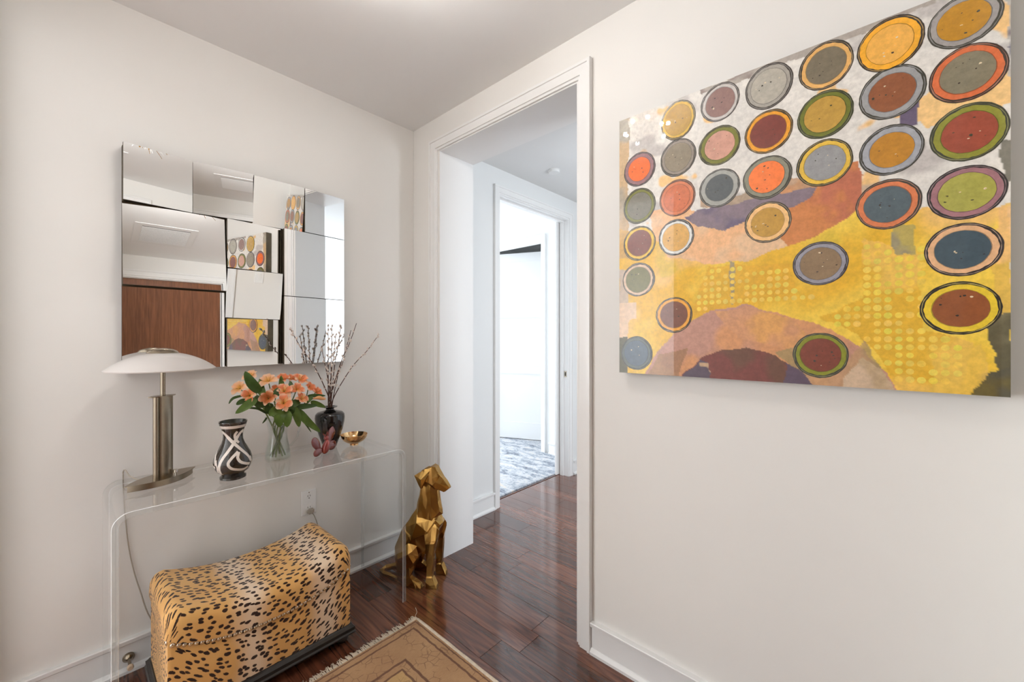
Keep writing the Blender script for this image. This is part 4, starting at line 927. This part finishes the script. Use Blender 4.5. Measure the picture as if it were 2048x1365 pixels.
# skull, muzzle
H(*sym(-0.075, 0.026, 0.60), *sym(-0.055, 0.030, 0.625), *sym(-0.01, 0.030, 0.652), *sym(0.012, 0.024, 0.648), *sym(0.030, 0.026, 0.60), *sym(-0.05, 0.036, 0.57), *sym(0.0, 0.036, 0.548), *sym(0.01, 0.026, 0.528), *sym(-0.05, 0.026, 0.545))
H(*sym(0.020, 0.024, 0.625), *sym(0.0, 0.034, 0.575), *sym(0.005, 0.028, 0.530), *sym(0.088, 0.013, 0.540), *sym(0.090, 0.014, 0.530), *sym(0.058, 0.014, 0.506), *sym(0.05, 0.020, 0.545))
for sg in (1, -1):
    # ear
    H((-0.045, 0.028 * sg, 0.640), (-0.022, 0.034 * sg, 0.626), (-0.108, 0.046 * sg, 0.600), (-0.104, 0.034 * sg, 0.594), (-0.064, 0.056 * sg, 0.528), (-0.055, 0.042 * sg, 0.530), (-0.036, 0.052 * sg, 0.580), (-0.06, 0.06 * sg, 0.585))
    # shoulder, front leg, paw
    H((-0.05, 0.050 * sg, 0.33), (0.03, 0.050 * sg, 0.34), (0.05, 0.052 * sg, 0.31), (0.035, 0.078 * sg, 0.26), (-0.03, 0.076 * sg, 0.25), (0.03, 0.045 * sg, 0.22), (-0.025, 0.045 * sg, 0.21), (-0.01, 0.07 * sg, 0.18), (0.02, 0.066 * sg, 0.18))
    H((-0.028, 0.050 * sg, 0.25), (0.030, 0.050 * sg, 0.26), (-0.026, 0.080 * sg, 0.24), (0.028, 0.080 * sg, 0.25), (-0.016, 0.054 * sg, 0.05), (0.016, 0.054 * sg, 0.05), (-0.016, 0.082 * sg, 0.05), (0.016, 0.082 * sg, 0.05))
    H((-0.018, 0.050 * sg, 0.06), (0.016, 0.050 * sg, 0.065), (-0.018, 0.086 * sg, 0.06), (0.016, 0.086 * sg, 0.065), (-0.02, 0.050 * sg, 0.0), (0.045, 0.048 * sg, 0.0), (-0.02, 0.088 * sg, 0.0), (0.045, 0.088 * sg, 0.0), (0.04, 0.055 * sg, 0.022), (0.04, 0.080 * sg, 0.022))
    # thigh, shank, hind paw
    H((-0.20, 0.045 * sg, 0.20), (-0.14, 0.050 * sg, 0.235), (-0.085, 0.060 * sg, 0.205), (-0.065, 0.070 * sg, 0.165), (-0.19, 0.085 * sg, 0.14), (-0.12, 0.096 * sg, 0.18), (-0.09, 0.092 * sg, 0.13), (-0.20, 0.075 * sg, 0.05), (-0.15, 0.085 * sg, 0.045), (-0.11, 0.060 * sg, 0.08))
    H((-0.13, 0.062 * sg, 0.13), (-0.085, 0.065 * sg, 0.12), (-0.12, 0.090 * sg, 0.12), (-0.15, 0.060 * sg, 0.0), (-0.15, 0.098 * sg, 0.0), (-0.11, 0.062 * sg, 0.055), (-0.11, 0.094 * sg, 0.055))
    H((-0.15, 0.062 * sg, 0.05), (-0.15, 0.096 * sg, 0.05), (-0.10, 0.062 * sg, 0.048), (-0.10, 0.096 * sg, 0.048), (-0.16, 0.060 * sg, 0.0), (-0.16, 0.100 * sg, 0.0), (-0.038, 0.064 * sg, 0.0), (-0.038, 0.100 * sg, 0.0), (-0.045, 0.070 * sg, 0.022), (-0.045, 0.094 * sg, 0.022))
# tail curling round on the floor towards the room side
tp_ = [(-0.21, -0.02, 0.040), (-0.275, -0.032, 0.028), (-0.318, -0.018, 0.020), (-0.328, 0.010, 0.017), (-0.300, 0.030, 0.016), (-0.255, 0.038, 0.015), (-0.205, 0.052, 0.011)]
tr_ = [0.024, 0.020, 0.018, 0.0165, 0.0155, 0.0145, 0.009]
for i in range(len(tp_) - 1):
    p = []
    for j in (i, i + 1):
        c_ = tp_[j]; r_ = tr_[j]; zz = max(c_[2], r_ * 0.86 + 0.0005)
        t_ = Vector(tp_[min(j + 1, 6)]) - Vector(tp_[max(j - 1, 0)]); n2_ = Vector((-t_.y, t_.x, 0)).normalized()
        for a_ in range(6): q_ = a_ * PI / 3 + 0.52; p.append((c_[0] + n2_.x * r_ * math.cos(q_), c_[1] + n2_.y * r_ * math.cos(q_), zz + r_ * math.sin(q_)))
    H(*p)
me = bpy.data.meshes.new('tmp'); bmesh.ops.recalc_face_normals(bm, faces=bm.faces[:]); bm.to_mesh(me); bm.free()
tmp = bpy.data.objects.new('tmp', me); COL.objects.link(tmp)
md = tmp.modifiers.new('r', 'REMESH'); md.mode = 'VOXEL'; md.voxel_size = 0.0036
md = tmp.modifiers.new('s', 'SMOOTH'); md.factor = 0.5; md.iterations = 3
dg = bpy.context.evaluated_depsgraph_get(); dg.update(); dm = bpy.data.meshes.new_from_object(tmp.evaluated_get(dg))
from mathutils import noise as _noise
nrm_ = [v.normal.copy() for v in dm.vertices]
cos_ = []
for v, n_v in zip(dm.vertices, nrm_):
    c_ = v.co.copy(); k_ = min(1.0, c_.z / 0.02); d_ = _noise.noise(Vector((c_.x * 30, c_.y * 30, c_.z * 16)) + Vector((3, 7, 1))); cos_.extend(c_ + n_v * (d_ * 0.0024 * k_))
dm.vertices.foreach_set('co', cos_); dm.update()
bpy.data.objects.remove(tmp)
tmp = bpy.data.objects.new('tmp', dm); COL.objects.link(tmp); md = tmp.modifiers.new('d', 'DECIMATE'); md.ratio = 0.020
dg = bpy.context.evaluated_depsgraph_get(); dg.update(); dm = bpy.data.meshes.new_from_object(tmp.evaluated_get(dg))
for v in dm.vertices: v.co.z = max(0.0004, v.co.z)
bpy.data.objects.remove(tmp)
dog = thing('dog_statue', 'faceted gold sitting greyhound statue beside the opening', 'statue', DO)
for p_ in dm.polygons: p_.use_smooth = False
dm.name = 'dog_body'; dm.materials.clear(); obm('body', dm, 'gold', dog)

# ------------------------------------------------------------------ abstract painting
PX = -0.048; PY0, PY1, PZ0, PZ1 = -2.532, -1.519, 1.236, 2.252
art = thing('painting', 'large square abstract painting of coloured discs over yellow and white', 'painting', (0, -2.025, PZ0))
bm = boxbm(PX + 0.0006, -0.001, PY0, PY1, PZ0, PZ1, bev=0.001, seg=1); obj('panel', bm, 'canvas_edge', art)
def pc(cx_, cy_): p = on_x(1220 + cx_ / 1.664, cy_ / 1.664, PX); return p.y, p.z
rng = np.random.default_rng(3)
def vnoise(Y, Z, scale, seed):
    r_ = np.random.default_rng(seed); g_ = r_.random((80, 80)); y = (Y - PY0) * scale; z = (Z - PZ0) * scale
    i = np.floor(y).astype(int); j = np.floor(z).astype(int); fy = y - i; fz = z - j; fy = fy * fy * (3 - 2 * fy); fz = fz * fz * (3 - 2 * fz)
    i %= 79; j %= 79
    return (g_[i, j] * (1 - fy) + g_[i + 1, j] * fy) * (1 - fz) + (g_[i, j + 1] * (1 - fy) + g_[i + 1, j + 1] * fy) * fz
def fbm(Y, Z, s_, seed): return (vnoise(Y, Z, s_, seed) + 0.5 * vnoise(Y, Z, s_ * 2.1, seed + 1) + 0.25 * vnoise(Y, Z, s_ * 4.3, seed + 2)) / 1.75
G = 300
yy, zz = np.meshgrid(np.linspace(PY0, PY1, G + 1), np.linspace(PZ0, PZ1, G + 1), indexing='ij')
wy = yy + (fbm(yy, zz, 22, 11) - 0.5) * 0.02; wz = zz + (fbm(yy, zz, 22, 21) - 0.5) * 0.02
def inside(poly):
    P_ = [pc(*q) for q in poly]; m_ = np.zeros(yy.shape, bool); j = len(P_) - 1
    for i in range(len(P_)):
        (y1, z1), (y2, z2) = P_[i], P_[j]
        c_ = ((z1 > wz) != (z2 > wz)) & (wy < (y2 - y1) * (wz - z1) / (z2 - z1 + 1e-12) + y1); m_ ^= c_; j = i
    return m_
C = np.zeros(yy.shape + (3,))
def L3(r, g_, b): return np.array(lin((r, g_, b)))
def lerp(a, b, t): return a * (1 - t[..., None]) + b * t[..., None]
def ss(x, a, b): t = np.clip((x - a) / (b - a), 0, 1); return t * t * (3 - 2 * t)
white = lerp(L3(236, 231, 222), L3(216, 212, 206), fbm(yy, zz, 9, 31))
white = lerp(white, L3(240, 190, 110), 0.85 * ss(fbm(yy, zz, 12, 41), 0.68, 0.74)); white = lerp(white, L3(168, 160, 158), 0.6 * ss(fbm(yy, zz, 8, 51), 0.68, 0.78))
yel = lerp(L3(228, 178, 46), L3(240, 204, 78), ss(fbm(yy, zz, 6, 61), 0.3, 0.7)); yel = lerp(yel, L3(238, 192, 112), ss(fbm(yy, zz, 4, 71), 0.52, 0.68)); yel = lerp(yel, L3(216, 186, 62), ss(fbm(yy, zz, 10, 81), 0.6, 0.75) * 0.7)
C[:] = white
def fill(poly, col, a=1.0, seed=None, col2=None, s_=9, lo=0.4, hi=0.6):
    m_ = inside(poly); c_ = np.broadcast_to(col if isinstance(col, np.ndarray) and col.ndim == 3 else L3(*col), C.shape).copy()
    if col2 is not None: c_ = lerp(c_, L3(*col2), ss(fbm(yy, zz, s_, seed), lo, hi))
    C[m_] = C[m_] * (1 - a) + c_[m_] * a
fill([(1320, 690), (1040, 690), (980, 715), (840, 690), (560, 800), (300, 800), (150, 780), (20, 760), (20, 1400), (1400, 1400)], yel)
fill([(20, 390), (62, 390), (62, 860), (20, 860)], (196, 156, 96), 0.8, 91, (150, 140, 120)); fill([(30, 900), (60, 900), (60, 1010), (30, 1010)], (190, 170, 150)); fill([(20, 1008), (92, 1008), (88, 1062), (66, 1068), (62, 1130), (20, 1135)], (226, 196, 166))
fill([(20, 1125), (60, 1120), (60, 1260), (20, 1260)], (92, 88, 66))
fill([(850, 790), (1030, 850), (1040, 1100), (1215, 1140), (1150, 1310), (960, 1310), (900, 1180), (820, 1110), (700, 1060), (840, 990)], (222, 172, 46), 0.85, 183, (236, 190, 90), 5, 0.5, 0.65)
fill([(280, 1000), (330, 890), (600, 875), (620, 990), (440, 1010), (280, 1055)], (222, 168, 48), 0.7)
# swoosh: peach, orange, violet
fill([(130, 700), (250, 690), (380, 730), (560, 640), (640, 800), (560, 835), (440, 872), (330, 882), (200, 858), (140, 780)], (236, 184, 136), 1, 101, (228, 190, 150))
fill([(560, 640), (680, 580), (830, 540), (835, 690), (760, 745), (680, 790), (590, 825), (560, 780), (600, 720)], (206, 132, 78), 1, 111, (190, 112, 84), 12)
fill([(420, 650), (560, 600), (640, 590), (680, 622), (560, 645), (440, 690), (300, 690), (300, 660)], (172, 148, 122), 0.9, 115, (206, 150, 104))
fill([(248, 722), (290, 698), (440, 670), (560, 640), (682, 620), (668, 658), (620, 690), (520, 712), (450, 738), (380, 772), (300, 756)], (110, 98, 120), 1, 121, (134, 118, 128), 14)
fill([(398, 875), (415, 880), (412, 1010), (402, 1010)], (158, 146, 120), 0.9)
# lower dome and inner dome
fill([(120, 1250), (140, 1195), (180, 1140), (250, 1078), (350, 1030), (440, 1014), (560, 1044), (700, 1080), (830, 1150), (915, 1235), (965, 1305), (965, 1420), (120, 1420)], (210, 150, 104), 1, 131, (190, 142, 124), 7)
fill([(350, 1035), (450, 1022), (600, 1060), (650, 1110), (620, 1180), (560, 1150), (420, 1120)], (222, 164, 90), 0.75, 133, (206, 150, 110), 10)
fill([(130, 1250), (160, 1180), (260, 1160), (230, 1250), (230, 1420), (130, 1420)], (158, 116, 82), 0.85, 135, (170, 130, 90), 10)
fill([(545, 1170), (620, 1150), (720, 1170), (780, 1215), (850, 1130), (910, 1240), (930, 1300), (760, 1420), (690, 1290)], (158, 140, 96), 0.8, 141, (190, 150, 110), 9)
fill([(770, 1262), (845, 1190), (900, 1228), (955, 1300), (955, 1420), (760, 1420)], (204, 178, 150), 0.95, 145, (186, 160, 126), 10)
fill([(240, 1252), (300, 1196), (380, 1164), (450, 1154), (540, 1178), (600, 1218), (660, 1262), (690, 1290), (690, 1420), (240, 1420)], (124, 70, 64), 1, 151, (110, 76, 62), 9)
fill([(240, 1256), (300, 1200), (330, 1215), (330, 1270), (330, 1420), (240, 1420)], (92, 82, 96), 0.95, 155, (196, 164, 130), 20, 0.62, 0.68); fill([(580, 1205), (640, 1240), (690, 1290), (690, 1420), (600, 1420)], (94, 80, 98), 0.95)
# right hand patches
fill([(1020, 330), (1060, 300), (1345, 300), (1345, 240), (1290, 340), (1110, 400), (1060, 430), (1020, 390)], (242, 200, 136)); fill([(1020, 322), (1345, 230), (1345, 340), (1250, 360), (1080, 390), (1020, 412)], (242, 200, 136))
fill([(958, 350), (1026, 330), (1026, 418), (965, 422)], (104, 92, 116)); fill([(940, 745), (1015, 745), (1012, 850), (945, 850)], (168, 158, 96), 0.8, 161, (120, 126, 120), 24)
fill([(1300, 470), (1345, 460), (1345, 600), (1310, 600)], (110, 106, 92), 0.9); fill([(1300, 690), (1345, 680), (1345, 1040), (1290, 1040), (1275, 800)], (240, 190, 122), 0.9, 165, (222, 180, 80), 14)
fill([(1255, 1080), (1300, 1040), (1345, 1030), (1345, 1250), (1290, 1250)], (120, 112, 84), 1, 171, (92, 86, 62), 12); fill([(1222, 1240), (1345, 1220), (1345, 1400), (1205, 1400)], (104, 92, 50), 1, 175, (84, 80, 62), 14)
fill([(1080, 1200), (1240, 1140), (1250, 1230), (1205, 1330), (1080, 1320)], (238, 192, 110), 0.85, 177, (230, 188, 80), 10)
fill([(300, 300), (560, 190), (720, 130), (960, 30), (1090, -20), (1090, 10), (830, 110), (560, 222), (300, 318)], (124, 104, 98), 0.9, 181, (170, 160, 150), 14)
fill([(1320, -10), (1345, -10), (1345, 260), (1325, 260)], (108, 106, 120), 0.9, 185, (190, 186, 180), 18)
C = np.clip(C * 1.06, 0, 1)
nv = (G + 1) ** 2; co = np.stack([np.full(yy.shape, PX), yy, zz], -1).reshape(-1, 3)
idx = np.arange(nv).reshape(G + 1, G + 1); q = np.stack([idx[:-1, :-1], idx[:-1, 1:], idx[1:, 1:], idx[1:, :-1]], -1).reshape(-1, 4)
me = bpy.data.meshes.new('paint_ground'); me.from_pydata(co.tolist(), [], q.tolist())
ca = me.color_attributes.new('Col', 'FLOAT_COLOR', 'POINT'); ca.data.foreach_set('color', np.concatenate([C.reshape(-1, 3), np.ones((nv, 1))], 1).astype(np.float32).ravel())
gr = obm('paint_ground', me, 'paint', art)
def paint_mesh(name, faces, parent=art):
    """faces: list of (points (y,z), colour, layer)"""
    V, Fc, cols = [], [], []
    for pts, col, ly in faces:
        k = len(V); V += [(PX - 0.00025 * ly, y, z) for y, z in pts]; Fc.append(list(range(k, k + len(pts)))); cols += [tuple(min(1, c_ * 1.06) for c_ in lin(col)) + (1.0,)] * len(pts)
    me = bpy.data.meshes.new(name); me.from_pydata(V, [], Fc)
    ca = me.color_attributes.new('Col', 'FLOAT_COLOR', 'POINT'); ca.data.foreach_set('color', np.array(cols, np.float32).ravel())
    return obm(name, me, 'paint', parent)
# dot grid
dots = []
def dotfield(poly, sp_, rad, col):
    P_ = [pc(*q_) for q_ in poly]; ys = [p[0] for p in P_]; zs = [p[1] for p in P_]
    y = min(ys)
    while y < max(ys):
        z = min(zs)
        while z < max(zs):
            c_ = False; j = len(P_) - 1
            for i in range(len(P_)):
                if (P_[i][1] > z) != (P_[j][1] > z) and y < (P_[j][0] - P_[i][0]) * (z - P_[i][1]) / (P_[j][1] - P_[i][1]) + P_[i][0]: c_ = not c_
                j = i
            if c_ and random.random() < 0.9:
                r_ = rad * random.uniform(0.85, 1.08); jc = tuple(min(255, k + random.randint(-8, 8)) for k in col)
                dots.append(([(y + r_ * math.cos(2 * PI * k / 10), z + r_ * math.sin(2 * PI * k / 10)) for k in range(10)], jc, 1))
            z += sp_
        y += sp_
dotfield([(850, 800), (1020, 860), (1050, 760), (1060, 960), (1030, 1100), (1130, 1130), (1200, 1150), (1140, 1300), (975, 1290), (900, 1180), (810, 1110), (720, 1060), (840, 1000)], 0.0215, 0.0086, (234, 204, 84))
dotfield([(300, 960), (330, 895), (560, 890), (600, 880), (605, 960), (700, 1000), (600, 1010), (440, 1000), (280, 1050)], 0.0215, 0.0082, (234, 202, 86))
dd_ = paint_mesh('paint_dots', dots); dd_['kind'] = 'stuff'
DISCS = [(170, 285, 335, 465, (218, 176, 66), (186, 146, 62), (60, 52, 40)), (302, 432, 277, 403, (204, 198, 192), (142, 108, 100), (70, 62, 54)), (450, 610, 213, 362, (166, 160, 150), (180, 174, 160), (66, 58, 52)),
    (628, 812, 140, 297, (230, 178, 104), (122, 112, 92), (62, 56, 48)), (822, 1050, 58, 235, (246, 176, 48), (240, 178, 80), (58, 50, 44)), (1055, 1312, -18, 155, (162, 156, 152), (190, 136, 36), (72, 70, 60)),
    (168, 287, 463, 587, (150, 138, 126), (142, 130, 110), (62, 56, 48)), (295, 435, 420, 550, (122, 122, 46), (206, 154, 134), (62, 58, 36)), (448, 610, 367, 510, (236, 162, 46), (126, 62, 52), (70, 58, 40)),
    (623, 812, 303, 460, (112, 118, 42), (192, 152, 66), (60, 62, 40)), (828, 1055, 220, 395, (160, 160, 160), (146, 88, 56), (66, 64, 54)), (1060, 1330, 150, 338, (216, 112, 66), (132, 124, 102), (66, 52, 44)),
    (47, 152, 508, 620, (152, 112, 116), (240, 112, 46), (64, 56, 52)), (165, 285, 598, 720, (214, 126, 86), (206, 112, 72), (96, 62, 48)), (297, 433, 563, 690, (168, 168, 162), (86, 92, 94), (70, 66, 58)),
    (442, 607, 520, 663, (140, 138, 120), (250, 128, 62), (70, 66, 54)), (620, 810, 465, 620, (228, 188, 70), (152, 152, 152), (58, 54, 40)), (828, 1047, 417, 583, (166, 168, 174), (190, 132, 42), (66, 64, 56)),
    (1063, 1333, 345, 535, (142, 142, 54), (156, 76, 56), (64, 66, 52)), (45, 152, 627, 745, (122, 122, 52), (120, 116, 102), (60, 56, 42)), (162, 280, 730, 850, (226, 226, 222), (220, 172, 98), (58, 54, 50)),
    (448, 605, 672, 808, (242, 194, 130), (192, 148, 66), (68, 62, 50)), (817, 1040, 597, 763, (216, 126, 82), (86, 100, 106), (66, 60, 54)), (1053, 1325, 552, 730, (162, 116, 122), (168, 164, 78), (48, 44, 44)),
    (45, 152, 753, 868, (232, 188, 62), (126, 70, 56), (62, 54, 40)), (608, 795, 805, 950, (152, 150, 160), (142, 118, 90), (66, 60, 62)), (1045, 1312, 743, 920, (226, 178, 134), (66, 84, 94), (50, 44, 44)),
    (42, 150, 875, 987, (216, 186, 158), (116, 112, 66), (62, 56, 48)), (153, 275, 990, 1108, (236, 166, 62), (122, 76, 58), (58, 54, 44)), (1030, 1307, 938, 1115, (228, 196, 52), (142, 80, 42), (36, 34, 30)),
    (38, 142, 1120, 1232, (92, 102, 100), (80, 96, 112), (60, 62, 54)), (608, 795, 1108, 1258, (136, 140, 46), (126, 66, 52), (66, 64, 58))]
NAMES = 0
for di, (ul, ur, vt_, vb_, bandc, cenc, edge_) in enumerate(DISCS):
    rnd = random.Random(di); y0, y1 = pc(ul, 0)[0], pc(ur, 0)[0]; yc = (y0 + y1) / 2
    # column of the disc's centre
    lo_, hi_ = ul, ur
    for _ in range(30):
        mid_ = (lo_ + hi_) / 2
        if pc(mid_, 0)[0] > yc: lo_ = mid_
        else: hi_ = mid_
    z1, z0 = pc(lo_, vt_)[1], pc(lo_, vb_)[1]; zc = (z0 + z1) / 2; ry, rz_ = abs(y1 - y0) / 2, (z1 - z0) / 2
    n_ = 64; ph = [rnd.uniform(0, 6.28) for _ in range(8)]
    def rad(k, amp, o_): a_ = 2 * PI * k / n_; return 1 + amp * (math.sin(3 * a_ + ph[o_]) * 0.5 + math.sin(7 * a_ + ph[o_ + 1]) * 0.35 + math.sin(17 * a_ + ph[o_ + 2]) * 0.3 + rnd.uniform(-0.45, 0.45))
    def loop(s_, amp, o_, dy=0.0, dz=0.0):
        return [(min(PY1, max(PY0, yc + dy * ry + ry * s_ * rad(k, amp, o_) * math.cos(2 * PI * k / n_))), min(PZ1, zc + dz * rz_ + rz_ * s_ * rad(k, amp, o_) * math.sin(2 * PI * k / n_))) for k in range(n_)]
    dy_, dz_ = rnd.uniform(-0.02, 0.02), rnd.uniform(-0.02, 0.02)
    faces = [(loop(1.0, 0.012, 0), edge_, 2)]
    thinc = tuple(int(c_ * 0.55 + 0.45 * 200) for c_ in bandc)
    faces.append((loop(0.955, 0.012, 1), tuple(int(c_ * 0.8) for c_ in thinc), 3)); faces.append((loop(0.935, 0.014, 2), edge_, 4))
    faces.append((loop(0.895, 0.022, 3, dy_, dz_), bandc, 5))
    big = 0.70 + rnd.uniform(-0.02, 0.06)
    faces.append((loop(big + 0.022, 0.012, 4, dy_, dz_), tuple(int(c_ * 0.72) for c_ in bandc), 6)); faces.append((loop(big, 0.012, 4, dy_ * 1.4, dz_ * 1.4), cenc, 7))
    for _ in range(rnd.randint(3, 7)):
        a_, r_, s_ = rnd.uniform(0, 6.28), rnd.uniform(0.1, 0.6), rnd.uniform(0.0012, 0.0035); cy_, cz_ = yc + ry * r_ * math.cos(a_), zc + rz_ * r_ * math.sin(a_)
        el_ = rnd.uniform(0.4, 1); faces.append(([(cy_ + s_ * rnd.uniform(0.6, 1.2) * math.cos(2 * PI * k / 8), cz_ + s_ * el_ * rnd.uniform(0.6, 1.2) * math.sin(2 * PI * k / 8)) for k in range(8)], rnd.choice([edge_, edge_, (222, 204, 170)]), 8))
    paint_mesh('paint_disc', faces)
